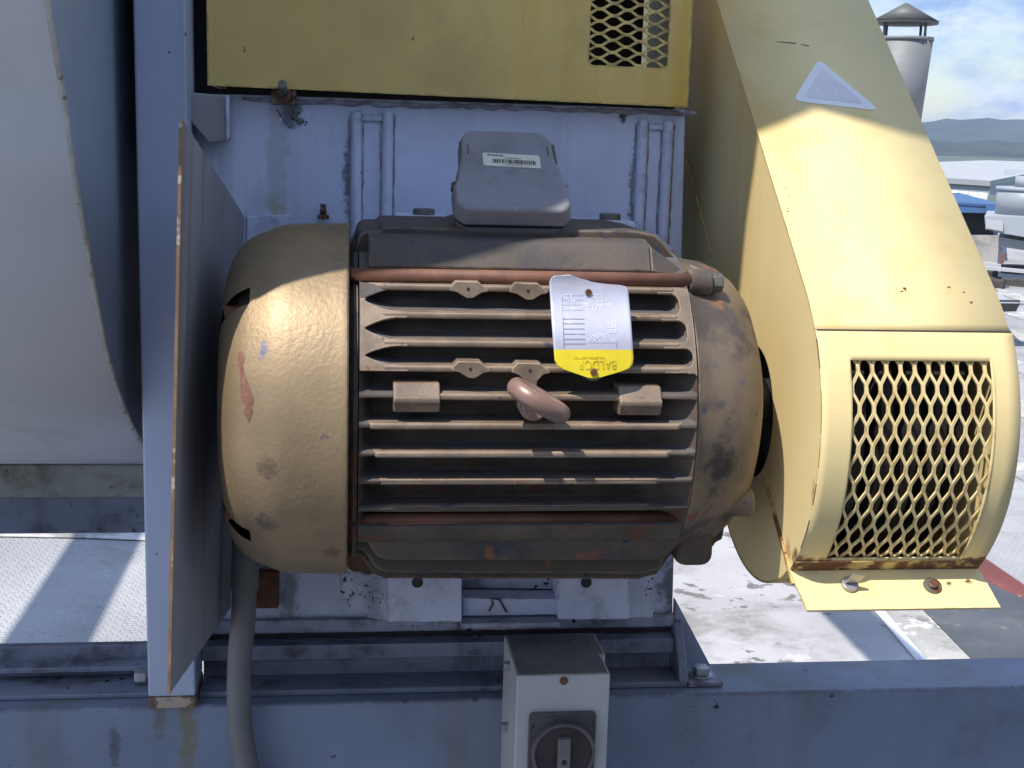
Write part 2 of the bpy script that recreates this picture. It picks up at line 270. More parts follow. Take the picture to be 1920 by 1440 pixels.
def lathe(name, prof, c, mat, parent=None, n=96, a0=0, a1=2 * math.pi, warp=None, flat=False):   # about an axis along X through (cY, cZ)
    full = abs(a1 - a0 - 2 * math.pi) < 1e-6; m_ = n if full else n + 1
    V = []; Fc = []
    for i in range(m_):
        a = a0 + (a1 - a0) * i / n
        for x, r in prof:
            p = Vector((x, c[0] - math.cos(a) * r, c[1] + math.sin(a) * r))
            V.append(warp(p, a, x, r) if warp else p)
    k = len(prof)
    for i in range(n):
        j = (i + 1) % m_
        for q in range(k - 1): Fc.append((i * k + q, i * k + q + 1, j * k + q + 1, j * k + q))
    o = raw(name, V, Fc, mat, parent, smooth=not flat)
    if not flat:
        b = o.modifiers.new('edge', 'EDGE_SPLIT'); b.split_angle = math.radians(38)
    return o
def tube(name, path, r, mat, parent=None, n=12, ribs=None):
    P = [Vector(p) for p in path]; V = []; Fc = []
    ax = (P[1] - P[0]).normalized(); _, u, v = basis(ax)
    for i, p in enumerate(P):
        d = (P[min(i + 1, len(P) - 1)] - P[max(i - 1, 0)]).normalized()
        u = (u - d * u.dot(d)).normalized(); v = d.cross(u)
        rr = r[i] if isinstance(r, (list, tuple)) else r
        for k in range(n):
            a = 2 * math.pi * k / n; V.append(p + (u * math.cos(a) + v * math.sin(a)) * rr)
    for i in range(len(P) - 1):
        for k in range(n): Fc.append((i * n + k, i * n + (k + 1) % n, (i + 1) * n + (k + 1) % n, (i + 1) * n + k))
    Fc += [tuple(range(n)), tuple((len(P) - 1) * n + k for k in range(n))]
    o = raw(name, V, Fc, mat, parent, smooth=True); o.modifiers.new('edge', 'EDGE_SPLIT').split_angle = math.radians(60); return o
def spline(pts, n=8):
    P = [Vector(p) for p in pts]; P = [P[0] * 2 - P[1]] + P + [P[-1] * 2 - P[-2]]; R = []
    for i in range(1, len(P) - 2):
        a, b, c, d = P[i - 1:i + 3]
        for k in range(n):
            t = k / n
            R.append(.5 * ((2 * b) + (c - a) * t + (2 * a - 5 * b + 4 * c - d) * t * t + (3 * b - a - 3 * c + d) * t ** 3))
    R.append(P[-2]); return R
def holed(name, outer, holes, fn, thick, mat, parent=None, bevel=0):
    """flat sheet with openings: 2-D loops filled, given thickness along the third axis of fn(u, v, w)"""
    cu = bpy.data.curves.new('c', 'CURVE'); cu.dimensions = '2D'; cu.fill_mode = 'BOTH'; cu.extrude = thick / 2
    for lp in [outer] + holes:
        s = cu.splines.new('POLY'); s.points.add(len(lp) - 1); s.use_cyclic_u = True
        for p, (a, b) in zip(s.points, lp): p.co = (a, b, 0, 1)
    ob = bpy.data.objects.new('c', cu); col.objects.link(ob); dg = bpy.context.evaluated_depsgraph_get()
    me = bpy.data.meshes.new_from_object(ob.evaluated_get(dg)); bpy.data.objects.remove(ob); bpy.data.curves.remove(cu)
    for v in me.vertices: v.co = fn(v.co.x, v.co.y, v.co.z + thick / 2)
    bm = bmesh.new(); bm.from_mesh(me); bmesh.ops.remove_doubles(bm, verts=bm.verts, dist=1e-6); bmesh.ops.recalc_face_normals(bm, faces=bm.faces); bm.to_mesh(me); bm.free()
    me.materials.clear()
    return link(name, me, mat, parent)
def text_mesh(name, s, size, fn, mat, parent, depth=.0003, bold=0.0):
    cu = bpy.data.curves.new('t', 'FONT'); cu.body = s; cu.size = size; cu.extrude = depth; cu.offset = bold; cu.resolution_u = 3
    ob = bpy.data.objects.new('t', cu); col.objects.link(ob); dg = bpy.context.evaluated_depsgraph_get()
    me = bpy.data.meshes.new_from_object(ob.evaluated_get(dg)); bpy.data.objects.remove(ob); bpy.data.curves.remove(cu)
    for v in me.vertices: v.co = fn(v.co.x, v.co.y, v.co.z)
    me.materials.clear()
    return link(name, me, mat, parent)
def rrect(x0, y0, x1, y1, r, n=5):
    R = []
    for cx, cy, a in ((x1 - r, y1 - r, 0), (x0 + r, y1 - r, 90), (x0 + r, y0 + r, 180), (x1 - r, y0 + r, 270)):
        for i in range(n + 1):
            t = math.radians(a + 90 * i / n); R.append((cx + r * math.cos(t), cy + r * math.sin(t)))
    return R
def circ(cx, cy, r, n=40): return [(cx + r * math.cos(2 * math.pi * i / n), cy + r * math.sin(2 * math.pi * i / n)) for i in range(n)]
def thing(name, loc, label, cat, group=None):
    o = bpy.data.objects.new(name, None); col.objects.link(o); o.location = loc; o.empty_display_size = .05
    o['label'] = label; o['category'] = cat
    if group: o['group'] = group
    return o
def tag(o, label, cat, group=None):
    o['label'] = label; o['category'] = cat
    if group: o['group'] = group
    return o
def struct(o): o['kind'] = 'structure'; return o

# ================================================================== SETTING
def roof_material():
    t = NT('roof_membrane'); co = t.co.outputs['Object']
    c = t.mix(t.ramp(t.noise(1.3, 6, .6, seed=1), .3, .7), (.32, .32, .34), (.45, .45, .47))
    c = t.mix(t.math('MULTIPLY', t.ramp(t.noise(3.2, 8, .7, seed=2), .50, .72), .55), c, (.22, .21, .20))
    c = t.mix(t.math('MULTIPLY', t.ramp(t.noise(18, 5, .7, seed=4), .55, .75), .35), c, (.16, .155, .15))
    t.l(c, t.b.inputs['Base Color']); t.b.inputs['Roughness'].default_value = .85
    br = t.n('ShaderNodeTexBrick'); br.inputs['Scale'].default_value = 1; br.inputs['Brick Width'].default_value = .027; br.inputs['Row Height'].default_value = .019
    br.offset = 0.35; br.inputs['Mortar Size'].default_value = .006; br.inputs['Mortar Smooth'].default_value = .9
    dn = t.noise(9, 3, .5, seed=3); cmb = t.n('ShaderNodeVectorMath', operation='ADD'); sca = t.math('MULTIPLY', dn, .014)
    t.l(co, cmb.inputs[0]); t.l(sca, cmb.inputs[1]); t.l(cmb.outputs[0], br.inputs['Vector'])
    b1 = t.n('ShaderNodeBump'); b1.inputs['Strength'].default_value = .6; b1.inputs['Distance'].default_value = .006; t.l(br.outputs['Fac'], b1.inputs['Height']); b1.invert = True
    b2 = t.n('ShaderNodeBump'); b2.inputs['Strength'].default_value = .5; b2.inputs['Distance'].default_value = .01; t.l(t.noise(40, 5, .6), b2.inputs['Height']); t.l(b1.outputs[0], b2.inputs['Normal'])
    t.l(b2.outputs[0], t.b.inputs['Normal']); return t.m
M['roof'] = roof_material()
M['roof_smooth'] = paint('pale_roof_screed', (.42, .41, .42), .85, var=.16, vscale=1.5, grime=((.20, .185, .16), .75, 3.0), streak=None, chips=[((.17, .16, .15), 14, .66, .06), ((.56, .55, .55), 5, .62, .1)], bump=[(60, .4, .006), (7, .3, .01)])
M['roof_old'] = paint('weathered_grey_screed', (.42, .41, .39), .9, var=.16, vscale=4, grime=((.17, .17, .15), .8, 9), chips=[((.60, .60, .60), 30, .62, .08)], bump=[(50, .4, .006)])
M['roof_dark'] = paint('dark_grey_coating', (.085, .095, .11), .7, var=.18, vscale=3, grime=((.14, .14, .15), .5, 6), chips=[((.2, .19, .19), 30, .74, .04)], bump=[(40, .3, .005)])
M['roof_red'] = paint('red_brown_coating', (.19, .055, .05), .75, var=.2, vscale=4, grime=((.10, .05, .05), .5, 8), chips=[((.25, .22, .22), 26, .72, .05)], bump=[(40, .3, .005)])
M['roof_white'] = paint('white_line_coating', (.76, .76, .78), .8, var=.05, vscale=6, bump=[(40, .3, .004)])
M['land'] = paint('hazy_lowland', (.10, .13, .11), .9, var=.3, vscale=.01)
M['hill'] = paint('wooded_hill', (.03, .045, .045), .95, var=.35, vscale=.006, grime=((.07, .075, .06), .6, .012))

struct(raw('ground', [(-9000, -9000, -9), (9000, -9000, -9), (9000, 9000, -9), (-9000, 9000, -9)], [(0, 1, 2, 3)], 'land'))
struct(box('roof_deck', (-14, -8, -9.5), (22, 21, 0), 'roof'))
# coatings on the deck plus an added dark sheet, each sheet a few millimetres above the one below
def sheet(name, pts, z, mat): return struct(prismZ(name, pts, z - .003, z, mat))
sheet('bounce_cut_sheet', [(-.9, -8), (22, -8), (22, .12), (-.9, .12)], .004, 'roof_dark')  # unseen dark sheet added to cut light bounced up from the deck
lapn = random.Random(5)
sheet('roof_lap', [(-6 + .3 * i, 3.06 + .06 * math.sin(i * .9) + lapn.uniform(-.02, .02)) for i in range(21)] + [(0, 14), (-6, 14)], .007, 'roof_smooth')
sheet('roof_screed', [(.2, .2), (2.05, .2), (2.30, 21), (.2, 21)], .004, 'roof_smooth')
sheet('roof_screed_old', [(1.66, .2), (1.81, 1.84), (1.86, 2.6), (2.05, 6), (1.90, 6), (1.72, 2.6), (1.50, .2)], .008, 'roof_old')
sheet('roof_seam_line', [(1.49, .2), (1.512, .2), (1.735, 2.6), (1.95, 6), (1.915, 6), (1.70, 2.6)], .011, 'roof_white')
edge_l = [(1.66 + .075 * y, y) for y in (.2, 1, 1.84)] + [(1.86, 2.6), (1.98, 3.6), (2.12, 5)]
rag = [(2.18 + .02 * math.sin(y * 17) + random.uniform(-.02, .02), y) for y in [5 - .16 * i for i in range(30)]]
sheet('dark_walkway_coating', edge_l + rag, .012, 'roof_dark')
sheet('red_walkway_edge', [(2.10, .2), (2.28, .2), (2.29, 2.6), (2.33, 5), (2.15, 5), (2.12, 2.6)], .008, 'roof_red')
for i in range(9):
    x = 2.75 + i * .62
    sheet('roof_joint_strip', [(x, .2), (x + .16, .2), (x + 1.1, 12), (x + .85, 12)], .005, 'roof_old' if i % 2 else 'roof_smooth')

struct(box('light_block_wall', (-.9, -4.4, 0), (10, -3.7, 2.5), 'concrete'))  # unseen wall added behind the camera to block low sky light
# ================================================================== FAN HOUSING on the left (scroll, casts the big shadow)
HX = -.25
prof = [(.40, .985), (.25, .990), (.13, 1.018), (.04, 1.054), (-.075, 1.113), (-.186, 1.19), (-.252, 1.261), (-.309, 1.341), (-.354, 1.405), (-.386, 1.463), (-.418, 1.507), (-.446, 1.548),
        (-.508, 1.645), (-.533, 1.72), (-.565, 1.84), (-.615, 2.0), (-.670, 2.18), (-.703, 2.32), (-.730, 2.55), (-.757, 2.87), (-.785, 2.99), (-.822, 3.21), (-.850, 3.40)]
prof = [(v.x, v.y) for v in spline([(a, b, 0) for a, b in prof], 4)]
body_tail = [(-.865, 3.5), (.40, 3.5)]
fh = thing('fan_housing', (-.62, .1, .98), 'large white scroll fan housing with curved edge at far left of the motor', 'fan housing')
prismX('side_panel', prof + body_tail, HX - .004, HX - .001, 'housing_side', fh)
prismX('side_panel', prof + body_tail, -1.104, -1.10, 'housing_side', fh)
V = []; Fc = []
for i, (y, z) in enumerate(prof): V += [(-1.10, y, z), (HX + .004, y, z)]
for i in range(len(prof) - 1): Fc.append((2 * i, 2 * i + 1, 2 * i + 3, 2 * i + 2))
wr = raw('scroll_wrap', V, Fc, 'housing', fh, smooth=True); s_ = wr.modifiers.new('thick', 'SOLIDIFY'); s_.thickness = .004; s_.offset = 1
bead_pts = [(HX + .005, y - .001, z) for y, z in prof[8:]]
tube('sealant_seam', bead_pts, [.0024 + .0012 * random.random() for _ in bead_pts], 'bead', fh, n=8)
prismX('shadow_flare', [(-.82, 3.20), (-.953, 3.416), (-1.15, 3.75), (-1.15, 4.2), (-.3, 4.2), (-.3, 3.20)], HX + .001, HX + .007, 'steel_grey', fh)  # unseen flare shaped to cast the right shadow edge on the guard
box('back_panel', (-1.10, .402, .98), (HX, .406, 3.5), 'housing_side', fh)
box('top_panel', (-1.10, -.86, 3.501), (HX, .40, 3.505), 'housing_side', fh)

# beams carrying the housing
bb = thing('housing_support_beam', (-.9, .3, .86), 'grimy steel beam under the white fan housing', 'beam')
box('web', (-1.6, .30, .865), (-.205, .42, .9225), 'channel', bb, bevel=.003)
box('flange_lip', (-1.6, .285, .923), (-.205, .42, .972), 'lip', bb, bevel=.004)
box('leg', (-1.5, .32, 0), (-1.42, .40, .865), 'channel', bb)

# ================================================================== MACHINE FRAME
mb = thing('base_beam', (0, -.03, .5), 'long slate blue base beam running under the whole machine', 'beam')
box('beam_body', (-2.2, -.08, .50), (2.6, .018, .765), 'beam', mb, bevel=.004, seg=3)
for x in (-1.7, 1.95): box('leg', (x, -.07, 0), (x + .1, .005, .50), 'beam', mb)

ps = thing('frame_post', (-.2, -.045, .773), 'grey upright frame post left of the motor with rust at its foot', 'post')
box('post_body', (-.229, -.09, .781), (-.1735, -.01, 2.35), 'post', ps, bevel=.003)
box('light_block_plate', (-.2288, -.0095, .83), (-.2265, .30, 2.35), 'post', ps)  # plate added to keep light out of the gap behind the post
box('rusty_foot', (-.2285, -.0905, .766), (-.173, -.0095, .7805), 'rust_edge', ps, bevel=.002)

# partition plate standing out from the wall beside the fan cover
gz = [PY(342, 222, -.42), PY(457, 404, -.002), PY(432, 1140, -.002), PY(319, 1300, -.42)]
nrm = Vector((.997, -.07, 0)).normalized(); eo = Vector((0, -.0012, 0))
gp = thing('partition_plate', (-.135, -.2, .9), 'grey trapezoid steel plate with a bare rusty edge beside the fan cover', 'plate')
loft('plate_body', gz, [p - nrm * .0024 for p in gz], 'plate', gp)
q0, q1 = [gz[0] + nrm * .0003, gz[3] + nrm * .0003, gz[3] - nrm * .0026, gz[0] - nrm * .0026], None
raw('plate_edge', [p + eo for p in q0] + [p + Vector((0, .0008, 0)) for p in q0], [(0, 1, 2, 3), (4, 5, 6, 7), (0, 1, 5, 4), (1, 2, 6, 5), (2, 3, 7, 6), (3, 0, 4, 7)], 'rust_edge', gp)

br_ = thing('angle_bracket', (-.15, -.03, 1.43), 'small grey welded bracket at upper left corner of the blue-grey wall panel', 'bracket')
prismY('bracket_body', pix([(346, 172), (424, 179), (426, 264), (392, 268), (346, 214)], -.05), -.05, -.001, 'plate', br_, bevel=.002)
prismY('bracket_lip', pix([(422, 178), (430, 179), (431, 258), (424, 266)], -.055), -.0555, -.0505, 'pad', br_, bevel=.0015)

# wall panel with slotted guide rails
wp = thing('wall_panel', (.13, 0, .84), 'blue-grey steel wall panel behind the motor with two pairs of vertical guide rods', 'panel')
prismY('panel_sheet', [(-.20, .838), (.4285, .838), (.4105, 1.4875), (-.20, 1.4875)], 0, .012, 'wall', wp, bevel=.002)
prismY('panel_return', [(.423, .80), (.4295, .80), (.4100, 1.487), (.404, 1.487)], .0125, .34, 'wall_dirty', wp)
box('bottom_strip', (-.20, -.008, .826), (.4285, -.0005, .8445), 'wall_dirty', wp, bevel=.002)
for xs in ((.0125, .0495), (.3580, .3895)):
    zt = 1.474
    for x in xs:
        cyl('guide_rod', (x, -.002, 1.30), (x, -.002, zt), .0065, 'pad', wp, n=16, bevel=.0015)
        for sgn in (-1, 1): tube('weld_bead', [(x + sgn * .0072 + random.uniform(-.0006, .0006), -.0004, 1.31 + .01 * i) for i in range(17)], [.0012 + .0013 * random.random() for _ in range(17)], 'wall_dirty', wp, n=6)
    box('rod_bridge', (xs[0] + .0066, -.005, zt - .012), (xs[1] - .0066, -.0005, zt - .004), 'pad', wp, bevel=.0015)
prismY('patch_plate', pix([(462, 406), (542, 403), (542, 470), (462, 470)], -.003), -.0035, -.0004, 'pad', wp, bevel=.001)
prismY('rust_block', pix([(474, 1070), (524, 1072), (522, 1142), (470, 1142)], -.012), -.012, -.0004, 'bolt_rust', wp, bevel=.003)
top = []
for i in range(60):
    x = -.12 + i * .0092; top.append((x, -.0015 - .001 * random.random(), 1.4815 + .003 * random.random()))
tube('top_sealant', top, [.0018 + .0022 * random.random() for _ in top], 'wall_dirty', wp, n=7)
c = PY(530, 182, -.022)
bc = thing('clamp_bolt', c, 'rusty threaded bolt with square clamp plate under the ochre cover', 'bolt')
loft('clamp_plate', [(p.x, -.026, p.z) for p in (PY(506, 196, -.026), PY(510, 160, -.026), PY(550, 158, -.026), PY(556, 170, -.026), PY(553, 197, -.026))],
     [(p.x, -.001, p.z) for p in (PY(506, 196, -.026), PY(510, 160, -.026), PY(550, 158, -.026), PY(556, 170, -.026), PY(553, 197, -.026))], 'bolt', bc, bevel=.002)
hexhead('nut', (c.x + .001, -.036, c.z + .002), (c.x + .001, -.0262, c.z + .002), .0095, 'bolt_rust', bc)
cyl('stud', (c.x + .001, -.052, c.z + .014), (c.x + .001, -.0363, c.z + .004), .0052, 'bolt', bc, n=14)
c = PY(606, 404, -.008)
gn = thing('grease_nipple', (c.x, -.004, c.z - .006), 'small dark grease nipple above the fan cover on the wall panel', 'nipple')
hexhead('nipple_nut', (c.x, -.012, c.z - .004), (c.x, -.012, c.z + .001), .0075, 'bolt', gn)
cyl('nipple_tip', (c.x, -.012, c.z + .0012), (c.x, -.012, c.z + .011), .0042, 'bolt', gn, n=12, r1=.003)
cyl('nipple_cap', (c.x, -.012, c.z + .0112), (c.x, -.012, c.z + .014), .0036, 'bolt', gn, n=12)

box('dark_gap_strip', (-.17, -.0065, .8195), (.4275, -.0004, .8258), 'ink', wp)  # black strip stands in for the shade in the gap below the panel
rnd = random.Random(3)
for (px_, py_, n_, sx_, sy_) in ((562, 218, 16, 26, 16), (700, 1112, 22, 26, 22), (1210, 1100, 12, 16, 14)):
    Y_ = 0 if py_ < 1000 else -.05; V = []; Fc = []
    for _ in range(n_):
        p = PY(px_ + rnd.gauss(0, sx_ * .6), py_ + rnd.gauss(0, sy_ * .6), Y_); s_ = rnd.uniform(.0005, .0015); b = len(V)
        for k in range(6): V.append((p.x + s_ * rnd.uniform(.6, 1.3) * math.cos(k * 1.047), Y_ - .0004, p.z + s_ * rnd.uniform(.6, 1.6) * math.sin(k * 1.047)))
        Fc.append(tuple(range(b, b + 6)))
    o = raw('dirt_spatter', V, Fc, 'ink', wp); o['kind'] = 'stuff'
tube('scratch', [tuple(PY(x, y, -.0006)) for x, y in ((519, 205), (530, 222), (543, 240))], .0005, 'ink', wp, n=5)
# lower channel the panel stands on
ch = thing('panel_channel', (.1, -.03, .765), 'dirty blue steel channel between the wall panel and the base beam', 'channel')
prismX('channel_web', [(-.012, .7735), (-.012, .8190), (.0, .8190), (.0, .7735)], -.172, .424, 'channel', ch)
prismX('top_flange', [(-.03, .8005), (-.026, .8005), (-.0125, .817), (-.0125, .8190), (-.03, .8190)], -.172, .424, 'channel', ch, bevel=.0015)
prismX('bottom_flange', [(-.06, .766), (-.06, .7715), (-.057, .7735), (-.0, .7735), (-.0, .766)], -.172, .4365, 'channel', ch, bevel=.001)
pe = [(.425, -.063), (.4375, -.063), (.4375, .01), (.425, .01)]
prismX('end_plate', [(-.064, .7737), (-.05, .800), (-.026, .832), (.008, .834), (.008, .7737)], .4255, .4365, 'channel', ch, bevel=.002)
lc = thing('left_channel', (-.7, -.02, .765), 'weathered steel channel on the base beam left of the grey post', 'channel')
prismX('channel_web', [(.0, .7735), (.0, .812), (.012, .812), (.012, .7735)], -1.6, -.232, 'channel', lc)
prismX('middle_lip', [(-.022, .786), (-.022, .792), (-.0005, .7945), (-.0005, .786)], -1.6, -.232, 'channel', lc, bevel=.001)
prismX('bottom_flange', [(-.055, .7658), (-.055, .7712), (-.0005, .7732), (.0118, .7732), (.0118, .7658)], -1.6, -.232, 'channel', lc, bevel=.001)
c = PY(272, 1275, -.03)
hexhead('bolt', (c.x - .012, -.03, .782), (c.x + .002, -.03, .782), .010, 'zinc', lc)
ft = thing('foot_bracket', (.46, -.03, .766), 'grey triangular foot bracket bolted to the base beam at the panel corner', 'bracket')
prismZ('foot_plate', [(.438, -.062), (.484, -.060), (.482, .012), (.438, .012)], .7657, .7705, 'wall_dirty', ft, bevel=.001)
tri = pix([(1262, 1128), (1325, 1238), (1290, 1238), (1262, 1190)], .002)
prismY('gusset', [(.4305, .862), (.4305, .835), (.4380, .835), (.4380, .7708), (.482, .7708)], -.004, .008, 'steel_grey', ft)
cyl('washer', (.4605, -.036, .7707), (.4605, -.036, .7735), .0155, 'zinc', ft, n=24, bevel=.0006)
hexhead('bolt_head', (.4605, -.036, .7737), (.4605, -.036, .7835), .0115, 'zinc', ft)

# ================================================================== OCHRE COVER above the panel
yb = thing('shaft_cover', (.12, -.03, 1.49), 'ochre yellow sheet metal shaft cover with expanded mesh window above the motor', 'cover')
win = rrect(*pix([(1104, 118)], -.03)[0], *pix([(1258, -22)], -.03)[0], .006)
sk = .012
def boxfn(u, v, w_): return Vector((u, -.03 + w_, v - (u - .12) * .012))
holed('front_sheet', [(-.157, 1.493), (.4055, 1.493), (.4055, 2.05), (-.157, 2.05)], [win], boxfn, .002, 'yellow_box', yb)
box('side_sheet', (-.157, -.0275, 1.4975), (-.155, .20, 2.05), 'yellow_box', yb)
box('side_sheet', (.4035, -.0275, 1.491), (.4055, .20, 2.05), 'yellow_box', yb)
def strand_mesh(pts2, width, thick, fn, V, Fc):
    """ribbon along 2-D points, mapped by fn(u, v, w)"""
    b0 = len(V); n = len(pts2)
    for i, p in enumerate(pts2):
        a = pts2[max(i - 1, 0)]; b = pts2[min(i + 1, n - 1)]
        dx, dy = b[0] - a[0], b[1] - a[1]; L_ = math.hypot(dx, dy) or 1; nx, ny = -dy / L_ * width / 2, dx / L_ * width / 2
        V += [fn(p[0] + nx, p[1] + ny, 0), fn(p[0] - nx, p[1] - ny, .0006), fn(p[0] - nx, p[1] - ny, thick), fn(p[0] + nx, p[1] + ny, thick)]
    for i in range(n - 1):
        for q in range(4): Fc.append((b0 + i * 4 + q, b0 + i * 4 + (q + 1) % 4, b0 + (i + 1) * 4 + (q + 1) % 4, b0 + (i + 1) * 4 + q))
def expanded(name, u0_, u1_, v0_, v1_, pu, pv, width, thick, fn, mat, parent, sub=6, skew=0):
    """expanded metal: wavy strands run along v, neighbours meet at the knuckles; pu = strand pitch, pv = full wave length"""
    V = []; Fc = []; ns = int((u1_ - u0_) / pu) + 2; amp = pu / 2 - width * .10
    nv = int((v1_ - v0_) / pv * sub * 2) + 1
    for i in range(ns):
        uc = u0_ + i * pu; run = []
        for k in range(nv + 1):
            v = v0_ + (v1_ - v0_) * k / nv; ph = (v / pv) % 1; tri_ = 4 * abs(ph - .5) - 1
            tri_ = max(-1, min(1, tri_ * 1.65))
            u = uc + amp * tri_ * (1 if i % 2 else -1) + skew * v
            if u0_ <= u <= u1_: run.append((u, v))
            else:
                if len(run) > 1: strand_mesh(run, width, thick, fn, V, Fc)
                run = []
        if len(run) > 1: strand_mesh(run, width, thick, fn, V, Fc)
    return raw(name, V, Fc, mat, parent)
xs_ = [p[0] for p in win]; zs_ = [p[1] for p in win]
expanded('expanded_mesh', min(zs_) - .002, max(zs_) + .01, min(xs_) - .003, max(xs_) + .003, .0070, .0328, .0031, .0020, lambda u, v, w_: boxfn(v, u, .0026 + w_), 'yellow_box', yb)
# drive gear inside the cover, with dark plates standing in for its shade
bh = thing('bearing_bay_fill', (.2, .12, 1.50), 'dark bearing pedestal and plates standing in for the shade behind the ochre cover mesh', 'bearing')
box('pedestal', (-.10, .10, 1.495), (.377, .16, 1.75), 'dark', bh, bevel=.01)  # large dark block in place of the shaded interior behind the mesh
cyl('shaft', (-.15, .13, 1.80), (.44, .13, 1.80), .03, 'pulley', bh)
box('bearing_base', (-.15, .02, 1.4885), (.402, .34, 1.4945), 'dark', bh)
box('bay_shade_plate', (-.26, .345, 1.40), (.345, .35, 2.2), 'dark', bh)  # dark sheet for the drive bay; its shade is put into the colour

# ================================================================== MOTOR
AX = (-.25, 1.177)
mo = thing('electric_motor', (.15, -.07, .99), 'weathered tan finned electric motor mounted on the wall panel', 'motor')
cprof = [(.004, .172), (.004, .1795), (.0025, .181), (0, .1812), (-.003, .1808), (-.02, .1802), (-.035, .1798), (-.048, .179), (-.058, .1782), (-.069, .1755), (-.079, .171), (-.0875, .1676), (-.095, .1632), (-.1015, .1575), (-.107, .1505), (-.112, .1415), (-.116, .130), (-.119, .113), (-.1215, .075), (-.1225, .03)]
fc = lathe('fan_cover', cprof, AX, 'cover', mo, n=220)
PK = (math.radians(46), math.radians(-41))
bm = bmesh.new(); bm.from_mesh(fc.data); dead = []
for f in bm.faces:
    q_ = f.calc_center_median(); a_ = math.atan2(q_.z - AX[1], AX[0] - q_.y)
    for ac in PK:
        if -.118 < q_.x < -.086 and abs(a_ - ac) * .15 < .0080: dead.append(f)
bmesh.ops.delete(bm, geom=dead, context='FACES'); bm.to_mesh(fc.data); bm.free()
for ac in PK:
    lathe('bolt_pocket', [(x + .004, r_ - .011) for x, r_ in cprof if -.1225 < x < -.065], AX, 'motor_dark', fc, n=10, a0=ac - .13, a1=ac + .13)
for y, z in ((505, 0), (968, 1)):
    a_ = math.radians(-41 if z else 46); q_ = Vector((0, AX[0] - math.cos(a_) * .1400, AX[1] + math.sin(a_) * .1400))
    hexhead('cover_bolt', (-.1125, q_.y, q_.z), (-.092, q_.y, q_.z), .0072, 'bolt_rust', mo)
def cover_pt(x, a, off):
    for (xa, ra), (xb, rb) in zip(cprof[3:], cprof[4:]):
        if xb <= x <= xa: r = ra + (rb - ra) * (xa - x) / (xa - xb); break
    else: r = cprof[-1][1]
    return Vector((x, AX[0] - math.cos(a) * (r + off), AX[1] + math.sin(a) * (r + off)))
def px_on_cover(px, py):
    best = None; d = ray(px, py)
    for i in range(400):
        t = 1.0 + .5 * i / 400; p = CAM + d * t; a = math.atan2(p.z - AX[1], AX[0] - p.y)
        if math.hypot(p.z - AX[1], p.y - AX[0]) < (cover_pt(p.x, a, 0) - Vector((p.x, AX[0], AX[1]))).length: return p.x, a
    return p.x, 0
def peel(pts, mat):
    c_ = [px_on_cover(*q) for q in pts]; V = [cover_pt(x, a, .0005) for x, a in c_]
    mx_ = sum(x for x, a in c_) / len(c_); ma = sum(a for x, a in c_) / len(c_); n = len(V); V.append(cover_pt(mx_, ma, .0006))
    return raw('peeled_paint', V, [(i, (i + 1) % n, n) for i in range(n)], mat, fc)
M['primer'] = paint('exposed_primer', (.185, .085, .058), .7, var=.2, vscale=60, grime=((.45, .30, .20), .5, 50), bump=[(300, .3, .001)])
peel([(450, 658), (456, 664), (459, 672), (455, 684), (449, 690), (444, 680), (446, 668)], 'primer')
peel([(449, 690), (455, 684), (457, 700), (464, 716), (472, 738), (476, 752), (472, 760), (474, 772), (469, 786), (466, 793), (460, 780), (453, 768), (452, 742), (450, 715)], 'primer')
# rear end shield ring between cover and fins
lathe('rear_shield', [(.0045, .10), (.0045, .160), (.009, .164), (.0125, .164), (.0135, .160), (.0135, .10)], AX, 'motor_dark', mo, n=128)
# finned frame: cast body with valleys
zf = [1.3065, 1.283, 1.2588, 1.237, 1.212, 1.185, 1.158, 1.130, 1.100]
R_E = .170
def yenv(z, R=R_E): return AX[0] - math.sqrt(max(1e-6, R * R - (z - AX[1]) ** 2))
slots = [(zf[i], zf[i + 1], i) for i in range(8)] + [(1.322, zf[0], -1), (zf[8], 1.078, 8)]
def fdepth(x, z):
    D = 0
    for a, b, i in slots:
        if b <= z <= a:
            zc = (a + b) / 2; h = (a - b) / 2 - .0022
            if 0 <= i <= 2:
                x1 = (.3195, .3235, .3275)[i]; t = (x - .018) / .034
                hl = h * math.sin(min(1, max(0, t)) * math.pi / 2) ** .8
                # pointed tip sits low on the left end
                zc2 = zc + (0.0) * (1 - min(1, max(0, t)))
                dr = x1 - x; rr_ = .007
                hr = h if dr > rr_ else (h - rr_ + math.sqrt(max(0, rr_ ** 2 - (rr_ - dr) ** 2)) if dr > 0 else 0)
                hh = min(hl, hr); d = hh - abs(z - zc2)
                D = .034 * min(1, max(0, d / .0022)) if hh > 0 else 0
            else:
                dr = min(1, max(0, (.331 - x) / (.05 if i >= 4 else .03))); dl = min(1, max(0, (x - .0135) / .012))
                d = h - abs(z - zc)
                D = .034 * min(1, max(0, d / .0022)) * (dr ** .6) * dl
    return D
NX, NZ = 150, 230
V = []; Fc = []
for i in range(NX + 1):
    x = .0137 + (.331 - .0137) * (i / NX)
    for k in range(NZ + 1):
        z = 1.335 - (1.335 - 1.060) * k / NZ
        V.append((x, yenv(z) + fdepth(x, z), z))
for i in range(NX):
    for k in range(NZ): a = i * (NZ + 1) + k; Fc.append((a, a + 1, a + NZ + 2, a + NZ + 1))
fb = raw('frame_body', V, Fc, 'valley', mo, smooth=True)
cyl('frame_core', (.0136, AX[0] + .02, AX[1]), (.3305, AX[0] + .02, AX[1]), .128, 'valley', mo, n=64)
